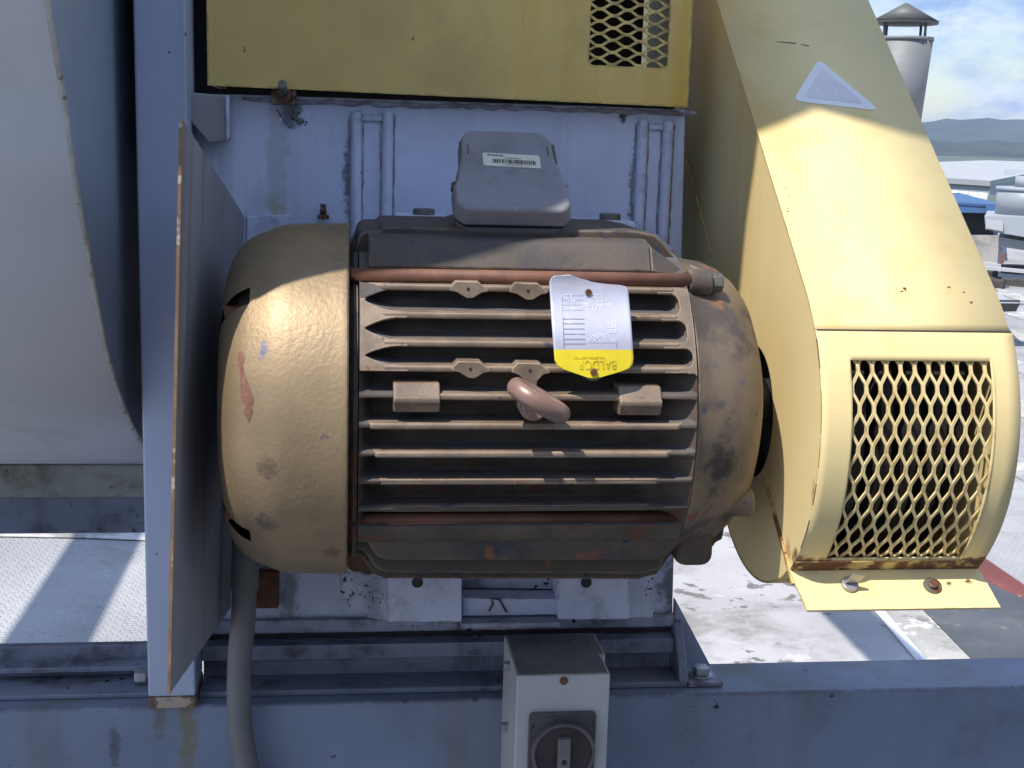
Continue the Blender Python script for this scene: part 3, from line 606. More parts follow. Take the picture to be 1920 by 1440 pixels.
# flush casting bands at both ends of the upper slots
def skin_patch(name, x0, x1, z0, z1, fn_keep, mat, off):
    nx, nz = 60, 150; V = []; Fc = []
    for i in range(nx + 1):
        for k in range(nz + 1):
            x = x0 + (x1 - x0) * i / nx; z = z0 + (z1 - z0) * k / nz; V.append((x, yenv(z) - off, z))
    for i in range(nx):
        for k in range(nz):
            x = x0 + (x1 - x0) * (i + .5) / nx; z = z0 + (z1 - z0) * (k + .5) / nz
            if fn_keep(x, z): a = i * (nz + 1) + k; Fc.append((a, a + 1, a + nz + 2, a + nz + 1))
    bm = bmesh.new(); vs = [bm.verts.new(v) for v in V]
    for f in Fc: bm.faces.new([vs[q] for q in f])
    bmesh.ops.delete(bm, geom=[v for v in bm.verts if not v.link_faces], context='VERTS'); bmesh.ops.recalc_face_normals(bm, faces=bm.faces)
    me = bpy.data.meshes.new('m'); bm.to_mesh(me); bm.free(); o = link(name, me, mat, mo, smooth=True)
    s_ = o.modifiers.new('t', 'SOLIDIFY'); s_.thickness = .003; s_.offset = 0; return o
skin_patch('end_band', .0145, .058, 1.2345, 1.296, lambda x, z: fdepth(x, z) < .004, 'fin', .0008)
skin_patch('end_band', .300, .3305, 1.232, 1.308, lambda x, z: fdepth(x, z) < .004, 'fin', .0008)
fin_x = [(.021, .3265)] * 4 + [(.0, 0)] + [(.0205, .325), (.0255, .3155), (.030, .309), (.034, .304)]
for i, z in enumerate(zf):
    yt = yenv(z, .1725)
    if i == 4: x0, x1 = .082, .298
    else: x0, x1 = fin_x[i]
    lead = .016 if i < 4 else .004
    pts = [(x0, yt + .010), (x0 + lead, yt), (x1 - .012, yt), (x1, yt + .012), (x1, yt + .06), (x0, yt + .06)]
    if i > 6: pts = [(a, b + .0025 * (i - 6)) for a, b in pts]
    prismZ('fin', pts, z - .0030, z + .0030, 'fin', mo, bevel=.0019)
# riveting pads on fins one and four
def pad(cx, cy, Y, neck=False):
    o = [(-35, -4), (-24, -15), (18, -14), (30, -3), (36, 1), (36, 5), (24, 7), (8, 17), (-4, 17), (-22, 6), (-36, 3)]
    if neck: o = [(-35, -4), (-24, -15), (18, -14), (30, -3), (36, 1), (36, 5), (24, 7), (12, 20), (10, 40), (-8, 40), (-9, 22), (-22, 8), (-36, 3)]
    ob = prismY('riveting_pad', pix([(cx + a, cy + b) for a, b in o], Y), Y - .0012, Y + .022, 'fin', mo, bevel=.0015)
    p = PY(cx - 1, cy, Y - .0012); cyl('rivet_hole', (p.x, Y - .0016, p.z), (p.x, Y - .0005, p.z), .0016, 'ink', ob, n=12)
y1_, y4_ = yenv(zf[0], .1725), yenv(zf[3], .1725)
for cx, cy in ((879, 542), (991, 545), (1103, 547)): pad(cx, cy, y1_)
for cx, cy, nk in ((883, 692, False), (995, 695, True), (1110, 697, False)): pad(cx, cy, y4_, nk)
# casting lugs on the centre fin
for (xa, xb) in ((738, 826), (1163, 1243)):
    y5 = yenv(zf[4], .1725) - .003
    cyy = 747 if xa < 900 else 753
    pts = pix([(xa, cyy - 26), (xb, cyy - 26), (xb, cyy + 28), (xa, cyy + 28)], y5)
    x0, x1 = pts[0][0], pts[1][0]; zt, zb = pts[0][1], pts[2][1]; zm = (zt + zb) / 2
    prismX('casting_lug', [(y5 + .008, zt), (y5 + .0005, zm + .003), (y5 - .003, zm + .002), (y5 - .003, zm - .004), (y5 + .0005, zm - .0055), (y5 + .004, zb), (y5 + .035, zb), (y5 + .035, zt)], x0, x1, 'fin', mo, bevel=.0018)
# through rods
cyl('tie_rod', (.005, -.347, 1.3155), (.336, -.347, 1.3155), .0072, 'rod', mo, n=20)
cyl('tie_rod', (.005, -.378, 1.0835), (.330, -.378, 1.0835), .0066, 'rod', mo, n=20)
# solid flanks of the frame above and below the fins
T = lambda pts, ya, yb2, mat, bv=.003, nm='frame_flank': prismY(nm, pix(pts, ya), ya, yb2, mat, mo, bevel=bv, seg=3)
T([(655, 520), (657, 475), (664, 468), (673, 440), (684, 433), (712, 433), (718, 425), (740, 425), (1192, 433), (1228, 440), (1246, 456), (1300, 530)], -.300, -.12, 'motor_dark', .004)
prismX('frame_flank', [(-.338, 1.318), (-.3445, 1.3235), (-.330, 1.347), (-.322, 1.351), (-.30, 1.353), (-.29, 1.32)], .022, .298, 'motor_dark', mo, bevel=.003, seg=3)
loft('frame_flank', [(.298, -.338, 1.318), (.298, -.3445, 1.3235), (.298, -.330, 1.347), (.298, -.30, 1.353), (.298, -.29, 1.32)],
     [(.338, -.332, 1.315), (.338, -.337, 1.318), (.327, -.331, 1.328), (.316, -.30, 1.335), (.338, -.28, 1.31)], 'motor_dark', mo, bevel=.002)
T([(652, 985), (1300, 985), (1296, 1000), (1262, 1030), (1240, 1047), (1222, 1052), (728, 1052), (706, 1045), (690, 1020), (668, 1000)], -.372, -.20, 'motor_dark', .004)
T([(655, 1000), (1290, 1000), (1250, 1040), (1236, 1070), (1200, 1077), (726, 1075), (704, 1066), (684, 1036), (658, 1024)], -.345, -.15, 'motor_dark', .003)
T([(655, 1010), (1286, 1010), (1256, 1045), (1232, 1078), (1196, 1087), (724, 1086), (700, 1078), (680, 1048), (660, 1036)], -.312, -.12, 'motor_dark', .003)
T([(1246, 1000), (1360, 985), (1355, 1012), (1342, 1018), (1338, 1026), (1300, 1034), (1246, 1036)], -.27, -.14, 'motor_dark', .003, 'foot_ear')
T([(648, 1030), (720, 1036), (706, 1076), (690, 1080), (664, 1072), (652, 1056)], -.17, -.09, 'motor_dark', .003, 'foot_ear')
c = PY(668, 1052, -.17)
cyl('foot_washer', (c.x, -.176, c.z), (c.x, -.1705, c.z), .011, 'bolt_rust', mo, n=20, bevel=.0006)
# drive-end shield
bprof = [(.3315, .05), (.3315, .1655), (.334, .1665), (.339, .163), (.346, .160), (.356, .1565), (.372, .153), (.386, .1465), (.398, .137), (.408, .124), (.4155, .106), (.421, .081), (.4245, .05), (.4265, .026)]
def bellwarp(p, a, x, r):
    # the shield is square-shouldered below and rounder above
    t = max(0, math.sin(a)); s = 1 - .035 * t * t
    wob = 1 + .006 * math.sin(a * 7 + x * 90)
    return Vector((p.x, AX[0] + (p.y - AX[0]) * wob, AX[1] + (p.z - AX[1]) * s * wob))
lathe('drive_end_shield', bprof, AX, 'motor', mo, n=128, warp=bellwarp)
bo = cyl('bolt_boss', (.334, -.341, 1.3135), (.3585, -.341, 1.3135), .0135, 'motor', mo, n=28, bevel=.003)
hexhead('bolt_head', (.3587, -.341, 1.3135), (.3700, -.341, 1.3135), .0100, 'bolt', bo)
bo = cyl('bolt_boss', (.340, -.352, 1.092), (.4115, -.352, 1.092), .0145, 'motor', mo, n=28, bevel=.004)
box('lower_shoulder', (.338, -.345, 1.02), (.378, -.25, 1.09), 'motor_dark', mo, bevel=.012, seg=4)
cyl('shaft', (.427, AX[0], AX[1]), (.47, AX[0], AX[1]), .024, 'pulley', mo)
# lifting eye
ec = PY(1010, 751, -.447); d1 = (Vector((.868, 0, -.497))).normalized(); d2 = Vector((0, -1, 0))
ring = []
for i in range(49):
    a = 2 * math.pi * i / 48; ring.append(ec + d1 * math.cos(a) * .0245 + d2 * math.sin(a) * .020)
V = []; Fc = []
for i in range(48):
    a = 2 * math.pi * i / 48; rad = d1 * math.cos(a) + d2 * math.sin(a); ax3 = d1.cross(d2)
    for k in range(16):
        b = 2 * math.pi * k / 16; V.append(ring[i] + rad * math.cos(b) * .0078 + ax3 * math.sin(b) * .0088)
for i in range(48):
    for k in range(16): Fc.append((i * 16 + k, i * 16 + (k + 1) % 16, ((i + 1) % 48) * 16 + (k + 1) % 16, ((i + 1) % 48) * 16 + k))
eye = raw('lifting_eye', V, Fc, 'eye', mo, smooth=True)
bc_ = PY(1000, 758, -.42)
cyl('eye_collar', (bc_.x, -.434, bc_.z), (bc_.x, -.41, bc_.z), .0125, 'eye', eye, n=28, bevel=.002)
cyl('eye_seat', (bc_.x, -.426, bc_.z - .001), (bc_.x, -.39, bc_.z - .001), .0140, 'fin', eye, n=28, bevel=.002)

# ---- nameplate (hung upside down)
NPO = [(1030, 530), (1033, 522), (1040, 517), (1050, 516), (1068, 515), (1078, 519), (1090, 523), (1101, 525), (1106, 528), (1130, 532), (1152, 534), (1168, 535), (1175, 538), (1178, 545), (1183, 600), (1188, 672), (1187, 682), (1182, 690), (1170, 695), (1150, 701), (1124, 708), (1113, 710), (1102, 708), (1075, 699), (1054, 692), (1045, 686), (1040, 676), (1034, 600)]
_ys = [0.0]
for _i in range(200):
    _v = (_i + .5) / 200; _ys.append(_ys[-1] + (math.tan(.12) + .60 * math.exp(-((_v - .60) / .17) ** 2) - .30 * math.exp(-((_v - 1.0) / .07) ** 2)) * .103 / 200)
def np_y(u, v):     # u, v in 0..1 from the left and from the bottom: a sheet bowed back in its middle, curled at the top
    v = min(1, max(0, v)); t = v * 200; k = min(199, int(t)); base = _ys[k] + (_ys[k + 1] - _ys[k]) * (t - k)
    return -.4285 + base - .0015 * math.sin(u * 4 + v * 2) - .004 * max(0, v - .85) * math.sin(u * 9)
def np_span(y):
    xs = []
    for (xa, ya), (xb, yb5) in zip(NPO, NPO[1:] + NPO[:1]):
        if (ya - y) * (yb5 - y) <= 0 and ya != yb5: xs.append(xa + (xb - xa) * (y - ya) / (yb5 - ya))
    return min(xs), max(xs)
def np_pt(u, v, off=0.0):
    x = 1037 - 7 * v + (151 - 3 * v) * u; y = 709.9 - 194.8 * v; Y = np_y(u, v); p = PY(x, y, Y); return Vector((p.x, Y - off, p.z))
NU, NV = 30, 90; bm = bmesh.new(); rows = []
for k in range(NV + 1):
    v = k / NV; y = 709.9 - 194.8 * v; xl, xr = np_span(y); w_ = 151 - 3 * v
    rows.append([bm.verts.new(np_pt((xl + (xr - xl) * i / NU - 1037 + 7 * v) / w_, v)) for i in range(NU + 1)])
for k in range(NV):
    for i in range(NU):
        f = bm.faces.new((rows[k][i], rows[k][i + 1], rows[k + 1][i + 1], rows[k + 1][i])); f.smooth = True
        f.material_index = 1 if (k + .5) / NV < .283 else 0
me = bpy.data.meshes.new('m'); bm.to_mesh(me); bm.free()
tagp = link('nameplate', me, ['alu', 'tag_yellow'], mo); tagp['label'] = 'bent silver and yellow nameplate riveted upside down'
s_ = tagp.modifiers.new('t', 'SOLIDIFY'); s_.thickness = .0008; s_.offset = -1
def np_line(u0_, v0_, u1_, v1_, wd):
    n = 14; A = []; du, dv = u1_ - u0_, v1_ - v0_; L_ = math.hypot(du, dv); nx, ny = -dv / L_ * wd, du / L_ * wd
    V = []; Fc = []
    for i in range(n + 1):
        t = i / n; u = u0_ + du * t; v = v0_ + dv * t
        V += [np_pt(u + nx, v + ny, .0005), np_pt(u - nx, v - ny, .0005)]
    for i in range(n): Fc.append((2 * i, 2 * i + 1, 2 * i + 3, 2 * i + 2))
    return V, Fc
GV = []; GF = []
for a in [(.15, .29, .15, .60, .003), (.81, .29, .81, .37, .002)] + [(.15, v, .42, v, .0022) for v in (.335, .38, .43, .48, .53, .575)] + [(.15, v, .42, v, .0010) for v in (.66, .71, .755, .80)] + [(.15, .62, .15, .84, .0010)]:
    v_, f_ = np_line(*a); b = len(GV); GV += v_; GF += [tuple(q + b for q in f) for f in f_]
gr_ = raw('printed_grid', GV, GF, 'print', tagp); gr_['kind'] = 'stuff'
def np_text(s, u, v, h, mat, ew=1.0):   # upside down: text runs right to left from (u, v)
    return text_mesh('stamped_text', s, h, lambda a, b, c_: np_pt(u - a * ew / .083, v - b / .103, .0004 + c_), mat, tagp, .0001, 0)
E_ = 'emboss'; H = .0058
np_text('09F57429Z6G01', .82, .385, H, E_, .82)
np_text('U160W', .72, .43, H, E_); np_text('11', .36, .43, H, E_)
np_text('457', .82, .475, H, E_); np_text('18.5', .82, .525, H, E_)
np_text('1775', .82, .565, H, E_); np_text('75', .28, .565, H, E_)
np_text('1.15', .64, .69, H, E_); np_text('47', .32, .69, H, E_)
np_text('100 AMB-CONT', .78, .73, H, E_, .8); np_text('6309', .72, .775, H, E_); np_text('91%', .32, .775, H, E_)
np_text('6209', .66, .81, H, E_); np_text('K207', .28, .81, H, E_)
np_text('BALDOR', .80, .175, .0130, 'tag_print', .80)
np_text('INDUSTRIAL MOTOR', .66, .215, .0034, 'tag_print')
for x, y, v in ((1103, 548, .87), (1113, 697, .06)):
    Y = np_y(.5, v); p = PY(x, y, Y)
    cyl('rivet', (p.x, Y + .012, p.z), (p.x, Y - .0035, p.z), .0042, 'bolt_rust', tagp, n=16, r1=.0030)

# ---- conduit box on the motor
O = Vector((.1645, -.318, 1.381)); vv = Vector((0, .792, .61)); nn = Vector((0, -.61, .792)); uu = Vector((1, 0, 0))
def cb(u, v, w_): return O + uu * u * 1.05 + vv * (v * 1.05 - .003) + nn * w_
lid2 = [(-.047, -.002), (.049, -.002), (.056, .008), (.0565, .034), (.0525, .044), (.0505, .066), (.0475, .076), (.0465, .108), (.041, .118), (.034, .122), (-.034, .122), (-.042, .118), (-.0475, .108), (-.0485, .076), (-.0515, .064), (-.0535, .044), (-.0575, .034), (-.057, .008)]
mid2 = [(u * .97, .060 + (v - .060) * .97) for u, v in lid2]
cbx = loft('conduit_box', [cb(u * .94, .06 + (v - .06) * .94, -.024) for u, v in lid2], [cb(u * .82, .05 + (v - .06) * .80, -.062) for u, v in lid2], 'conduit', mo, bevel=.004, seg=3)
lid = loft('lid', [cb(u, v, -.021) for u, v in lid2], [cb(u * .955, .060 + (v - .060) * .955, 0) for u, v in lid2], 'conduit', cbx, bevel=.005, seg=4, angle=25)
loft('dark_gap_strip', [cb(u * .965, .06 + (v - .06) * .965, -.0238) for u, v in lid2], [cb(u * .965, .06 + (v - .06) * .965, -.0212) for u, v in lid2], 'dark', cbx)  # gasket between lid and box
for su in (-1, 1):
    for vv_ in (.050,): box_c = cb(su * .0525, vv_, -.012); cyl('lid_screw', box_c - nn * .010, box_c - nn * .001, .0042, 'motor_dark', cbx, n=10)
    p = cb(su * .0455, .088, -.003); loft('lid_recess', [cb(su * .0475, .074, -.0022), cb(su * .0385, .080, .0004), cb(su * .0385, .094, .0004), cb(su * .0470, .102, -.0022)], [cb(su * .0475, .074, -.006), cb(su * .0385, .080, -.006), cb(su * .0385, .094, -.006), cb(su * .0470, .102, -.006)], 'motor_dark', lid)
prismY('box_neck', pix([(800, 433), (858, 414), (880, 404), (1040, 412), (1052, 436)], -.27), -.27, -.17, 'motor_dark', mo, bevel=.004)
st = rrect(-.0255, .062, .030, .0815, .0022)
sk2 = lambda u, v, w_: cb(u, v - u * .045, .0003 + w_)
stk = loft('sticker', [sk2(u, v, 0) for u, v in st], [sk2(u, v, .0004) for u, v in st], 'sticker', lid); stk['label'] = 'small cream barcode sticker'
V = []; Fc = []
def bar(u0_, u1_, v0_, v1_):
    b = len(V); V.extend([sk2(u0_, v0_, .0007), sk2(u1_, v0_, .0007), sk2(u1_, v1_, .0007), sk2(u0_, v1_, .0007)]); Fc.append((b, b + 1, b + 2, b + 3))
u = -.0165
while u < .0245: wd = random.choice((.0005, .0008, .0013)); bar(u, u + wd, .0665, .0725); u += wd + random.choice((.0005, .0007, .0011))
for k in range(16): bar(-.004 + k * .001, -.0035 + k * .001 + .0003 * random.random(), .0742, .0752)
for k in range(14): bar(-.004 + k * .0012, -.0033 + k * .0012, .0642, .0652)
for k in range(9): bar(-.0165 + k * .0013, -.0156 + k * .0013, .0770, .0795 - .0006 * (k % 3))
for k in range(10): a = k * .628; bar(-.0195 + .0014 * math.cos(a), -.0188 + .0014 * math.cos(a), .0778 + .0013 * math.sin(a), .0786 + .0013 * math.sin(a))
raw('printed_barcode', V, Fc, 'ink', stk)

# ---- motor base plate bolted to the wall panel
mp_ = thing('motor_base_plate', (.19, -.06, .856), 'pale blue-grey motor base plate with four foot pads between motor and wall', 'plate')
prismY('plate', pix([(668, 480), (659, 436), (690, 414), (1150, 422), (1232, 438), (1266, 470), (1268, 520), (1225, 1100), (1225, 1160), (740, 1166), (690, 1160), (655, 1140), (638, 1110), (640, 1080)], -.05), -.05, -.014, 'pad_dirty', mp_, bevel=.003)
for (a, b, c_, d) in ((742, 404, 842, 470), (1088, 413, 1192, 470)):
    prismY('foot_pad', pix([(a, b), (c_, b + 3), (c_, d), (a, d)], -.11), -.11, -.0505, 'pad', mp_, bevel=.002)
    p = PY((a + c_) / 2 + 2, b - 1, -.075); cyl('foot_bolt', (p.x, -.08, p.z - .004), (p.x, -.08, p.z + .0075), .0125, 'bolt', mp_, n=20, bevel=.0015)
for (a, b, c_, d) in ((727, 1060, 866, 1166), (1046, 1060, 1179, 1162)):
    q = pix([(a, b), (c_, b), (c_, d), (a, d)], -.10)
    pd = prismY('foot_pad', q, -.10, -.0505, 'pad', mp_, bevel=.0015)
    p = PY(a * .6 + c_ * .4, 1092, -.1005); cyl('foot_hole', (p.x, -.1008, p.z), (p.x, -.0995, p.z), .0068, 'ink', pd, n=18)
prismY('cross_bar', pix([(867, 1121), (1045, 1123), (1045, 1153), (867, 1155)], -.085), -.085, -.0505, 'pad', mp_, bevel=.001)
prismY('slot_gap', pix([(867, 1104), (1045, 1106), (1045, 1121), (867, 1119)], -.054), -.054, -.0502, 'ink', mp_)
prismX('base_ledge', [(-.104, .8665), (-.104, .8725), (-.052, .8725), (-.052, .8665)], .142, .262, 'wall_dirty', mp_)
cr = [PY(x, y, -.0865) for x, y in ((917, 1146), (924, 1132), (920, 1122), (936, 1124), (950, 1148))]
tube('paint_crack', [tuple(p) for p in cr], .0012, 'ink', mp_, n=5)

# ================================================================== BELT GUARD
GX0, GX1 = .45, .645
c0 = Vector((-.245, 1.165)); RG = .186; dg_ = Vector((.782, .624)); ng = Vector((-.624, .782)); LG = 1.15; c1 = c0 + dg_ * LG
bgd = thing('belt_guard', (.55, -.2, .97), 'pale yellow belt guard sloping up to the right of the motor with mesh nose', 'guard')
def arc(c, r, a0, a1, n): return [(c.x - r * math.cos(math.radians(a0 + (a1 - a0) * i / n)), c.y + r * math.sin(math.radians(a0 + (a1 - a0) * i / n))) for i in range(n + 1)]
TOPA = 51.4; out_l = arc(c0, RG, TOPA, TOPA - 180, 60) + arc(c1, RG, TOPA - 180, TOPA - 360, 40)
hole = circ(-.212, 1.158, .074)
sp = holed('side_panel', out_l, [hole], lambda u, v, w_: Vector((GX0 + w_, u, v)), .002, 'yellow', bgd)
holed('side_panel', out_l, [], lambda u, v, w_: Vector((GX1 - w_, u, v)), .002, 'yellow', bgd)
def strip(name, pts, x0, x1, mat, th=.002):
    V = []; Fc = []
    for y, z in pts: V += [(x0, y, z), (x1, y, z)]
    for i in range(len(pts) - 1): Fc.append((2 * i, 2 * i + 1, 2 * i + 3, 2 * i + 2))
    o = raw(name, V, Fc, mat, bgd, smooth=True); s_ = o.modifiers.new('t', 'SOLIDIFY'); s_.thickness = th; s_.offset = 0; return o
pa = c0 + ng * RG; pb = c1 + ng * RG; pc = c1 - ng * RG; pd_ = c0 - ng * RG
strip('front_panel', arc(c0, RG, 36.3, TOPA, 6) + [tuple(pa.lerp(pb, t)) for t in (.25, .5, .75, 1)] + arc(c1, RG, TOPA, TOPA - 60, 10), GX0 - .001, GX1 + .001, 'yellow')
strip('under_panel', arc(c0, RG - .001, -47, TOPA - 180, 22) + [tuple(pd_.lerp(pc, t)) for t in (.25, .5, .75, 1)] + arc(c1, RG, TOPA - 180, TOPA - 300, 20), GX0 - .0005, GX1 + .0005, 'yellow_rusty')
# seams on the flat side
def seam(name, a, b, wd, mat, x=GX0 - .0012):
    a, b = Vector(a), Vector(b); d = (b - a).normalized(); n_ = Vector((-d.y, d.x)) * wd
    q = [a + n_, b + n_, b - n_, a - n_]
    return prismX(name, [(p.x, p.y) for p in q], x, GX0 - .0001, mat, bgd)
seam('split_seam', (-.268, 1.103), (-.386, 1.016), .0018, 'yellow_rusty', GX0 - .003)
seam('fold_seam', (.152, 1.439), (-.014, 1.311), .0014, 'yellow_box')
# nose cover: curved sheet with an opening
RN = RG + .0035; TH0, TH1 = math.radians(-46), math.radians(35.6); W0, W1 = math.radians(-39.6), math.radians(26.4); WX0, WX1 = .4785, .6205
def nose(x, th, off=0): return Vector((x, c0.x - (RN + off) * math.cos(th), c0.y + (RN + off) * math.sin(th)))
xsn = [GX0 - .002] + [GX0 + .006, .464, WX0 - .002, WX0, WX0 + .003] + [WX0 + (WX1 - WX0) * i / 10 for i in range(1, 10)] + [WX1 - .003, WX1, WX1 + .002, .634, GX1 + .002]
ths = [TH0 + (W0 - TH0) * i / 4 for i in range(4)] + [W0 + (W1 - W0) * i / 40 for i in range(40)] + [W1 + (TH1 - W1) * i / 6 for i in range(7)]
V = [nose(x, t) for x in xsn for t in ths]; Fc = []; k = len(ths)
for i in range(len(xsn) - 1):
    for j in range(k - 1):
        xm = (xsn[i] + xsn[i + 1]) / 2; tm = (ths[j] + ths[j + 1]) / 2
        if WX0 < xm < WX1 and W0 < tm < W1:
            continue
        Fc.append((i * k + j, i * k + j + 1, (i + 1) * k + j + 1, (i + 1) * k + j))
nc = raw('nose_cover', V, Fc, 'yellow', bgd, smooth=True); s_ = nc.modifiers.new('t', 'SOLIDIFY'); s_.thickness = .0022; s_.offset = 0
fr = [nose(WX0, W0 + (W1 - W0) * i / 30, .0006) for i in range(31)]
tube('window_hem', [nose(WX1, W0 + (W1 - W0) * i / 30, .0008) for i in range(31)], .0016, 'yellow', nc, n=8)
expanded('expanded_mesh', WX0 - .002, WX1 + .002, (W0 - .012) * RN, (W1 + .012) * RN, 0.0071, .0398, .0030, .0024, lambda u, v, w_: nose(u, v / RN, -.0022 - w_), 'yellow', nc, sub=8)
cs = tube('cover_seam', [(x, nose(x, TH1).y - .0006, nose(x, TH1).z + .0004) for x in (GX0 - .001, .5, .55, .6, GX1 + .001)], .0011, 'ink', nc, n=6)
k0 = TH0
while k0 < TH1 - .05:
    k1 = k0 + random.uniform(.05, .22); tube('edge_gap', [nose(GX0 - .0022, k0 + (k1 - k0) * i / 5, .0006) for i in range(6)], random.uniform(.0003, .0007), 'bolt_rust', nc, n=5); k0 = k1 + random.uniform(.02, .2)
# rust line at the root of the lip, lip, fasteners
rl = arc(c0, RN + .0016, -44.8, -40.3, 5)
strip('rust_band', arc(c0, RN + .0018, -46, -40.2, 6), GX0 - .0015, GX1 + .0015, 'rust_band' if 'rust_band' in M else 'yellow_rusty', .0006)
f0 = Vector((c0.x - RN * math.cos(TH0), c0.y + RN * math.sin(TH0))); f1 = f0 + Vector((-.040, -.029))
lip = loft('mounting_lip', [(GX0 - .003, f0.x, f0.y), (GX1 + .003, f0.x, f0.y), (GX1 + .010, f1.x, f1.y), (GX0 + .004, f1.x, f1.y)],
           [(GX0 - .003, f0.x + .002, f0.y - .0025), (GX1 + .003, f0.x + .002, f0.y - .0025), (GX1 + .010, f1.x + .002, f1.y - .0025), (GX0 + .004, f1.x + .002, f1.y - .0025)], 'yellow', bgd)
nl = Vector((0, (f1 - f0).normalized().y, -(f1 - f0).normalized().x)); nl = nl if nl.z > 0 else -nl
def lipp(px, py): return PP(px, py, Vector((0, f0.x, f0.y)), nl)
p = lipp(1592, 1098)
tn = cyl('thumb_screw', p, p + nl * .005, .0085, 'zinc', bgd, n=20, bevel=.001)
a1_ = p + nl * .0052
loft('thumb_wing', [a1_ + Vector((-.006, .001, 0)), a1_ + Vector((.008, .001, 0)), a1_ + Vector((.012, .001, 0)) + nl * .013, a1_ + Vector((-.002, .001, 0)) + nl * .016],
     [a1_ + Vector((-.006, -.002, 0)), a1_ + Vector((.008, -.002, 0)), a1_ + Vector((.012, -.002, 0)) + nl * .013, a1_ + Vector((-.002, -.002, 0)) + nl * .016], 'zinc', tn, bevel=.001)
p = lipp(1748, 1099)
ws = cyl('washer', p, p + nl * .0015, .0095, 'bolt', bgd, n=24)
cyl('bolt_end', p + nl * .0016, p + nl * .005, .0050, 'bolt', ws, n=14, bevel=.0008)
# bleached warning triangle
npl = Vector((0, ng.x, ng.y)); p0 = Vector((0, pa.x, pa.y))
def tri_pts(ins): 
    q = [PP(x, y, p0, npl) for x, y in ((1534, 113), (1486, 191), (1649, 210))]; c_ = (q[0] + q[1] + q[2]) / 3
    q = [c_ + (p - c_) * ins for p in q]; R = []
    for i in range(3):
        a, b, d = q[i - 1], q[i], q[(i + 1) % 3]; e1 = (a - b).normalized(); e2 = (d - b).normalized(); r_ = .012 * ins
        s_, t_ = b + e1 * r_, b + e2 * r_
        for j in range(6): t = j / 5; R.append(s_.lerp(b, t).lerp(b.lerp(t_, t), t))
    return R
lb = loft('warning_label', [p + npl * .0012 for p in tri_pts(1)], [p + npl * .0020 for p in tri_pts(1)], 'warn', bgd); lb['label'] = 'sun-bleached triangular warning label'
loft('faded_print', [p + npl * .0021 for p in tri_pts(.70)], [p + npl * .0024 for p in tri_pts(.70)], 'warn_in', lb)
cg = PP(1548, 176, p0, npl); e1 = uu; e2 = npl.cross(uu)
V = []; Fc = []
for i in range(25):
    a = math.radians(-40 + 250 * i / 24)
    for r_ in (.0085, .0100): V.append(cg + e1 * math.cos(a) * r_ * 1.15 + e2 * math.sin(a) * r_ + npl * .0026)
for i in range(24): Fc.append((2 * i, 2 * i + 1, 2 * i + 3, 2 * i + 2))
raw('faded_symbol', V, Fc, 'warn', lb)
for (xa, ya, xb, yb3) in ((1456, 80, 1492, 83), (1501, 85, 1516, 88)):
    a, b = PP(xa, ya, p0, npl) + npl * .0012, PP(xb, yb3, p0, npl) + npl * .0012; t_ = (b - a).cross(npl).normalized() * .0008
    loft('scuff_mark', [a - t_ * .4, b - t_, b + t_, a + t_ * .4], [p + npl * .0003 for p in (a - t_ * .4, b - t_, b + t_, a + t_ * .4)], 'ink', bgd)
for i in range(16):
    x, y = random.choice(((1460 + random.uniform(0, 10), 390), (1760, 380 + random.uniform(-60, 120)), (1700 + random.uniform(0, 110), 560), (1465, 420)))
    a = PP(x + random.uniform(-12, 12), y + random.uniform(-50, 40), p0, npl) + npl * .0012; s_ = random.uniform(.0006, .0016)
    if GX0 + .004 < a.x < GX1 - .004:
        q = [a + e1 * s_ * math.cos(t) * random.uniform(.7, 1.5) + e2 * s_ * .6 * math.sin(t) for t in (0, 1.2, 2.3, 3.4, 4.5, 5.4)]
        loft('paint_chip', q, [p + npl * .0002 for p in q], 'bolt_rust', bgd)
# pulley inside
pu = thing('motor_pulley', (.55, AX[0], AX[1] - .12), 'dark grooved motor pulley inside the yellow belt guard', 'pulley')
pprof = [(.470, .03), (.470, .125)]
for i in range(5): x = .476 + i * .028; pprof += [(x, .150), (x + .004, .150), (x + .012, .128), (x + .020, .150), (x + .024, .150)]
pprof += [(.620, .125), (.620, .03)]
lathe('pulley_wheel', pprof, (c0.x, c0.y), 'pulley', pu, n=72, flat=True)

# ================================================================== ISOLATOR SWITCH and its hose
sw = thing('isolator_switch', (.25, -.15, .60), 'cream isolator switch box with dark rotary dial on the base beam', 'switch box')
SX0, SX1, SZ = .1965, .3040, .850
prismY('enclosure', [(SX0, .55), (SX1 + .006, .55), (SX1 + .006, SZ - .001), (SX0, SZ - .001)], -.150, -.082, 'cream', sw, bevel=.003)
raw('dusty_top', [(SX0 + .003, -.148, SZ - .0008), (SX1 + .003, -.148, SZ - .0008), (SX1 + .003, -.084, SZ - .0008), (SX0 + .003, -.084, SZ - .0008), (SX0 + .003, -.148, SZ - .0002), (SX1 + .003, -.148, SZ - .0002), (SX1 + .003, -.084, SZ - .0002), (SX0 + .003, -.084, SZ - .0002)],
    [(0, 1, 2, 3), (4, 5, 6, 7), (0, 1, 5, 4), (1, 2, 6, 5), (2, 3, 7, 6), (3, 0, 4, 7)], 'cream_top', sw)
ld = prismY('lid', [(SX0 - .001, .545), (SX1 - .001, .545), (SX1 - .001, SZ + .002), (SX0 - .001, SZ + .002)], -.215, -.151, 'cream', sw, bevel=.0025)
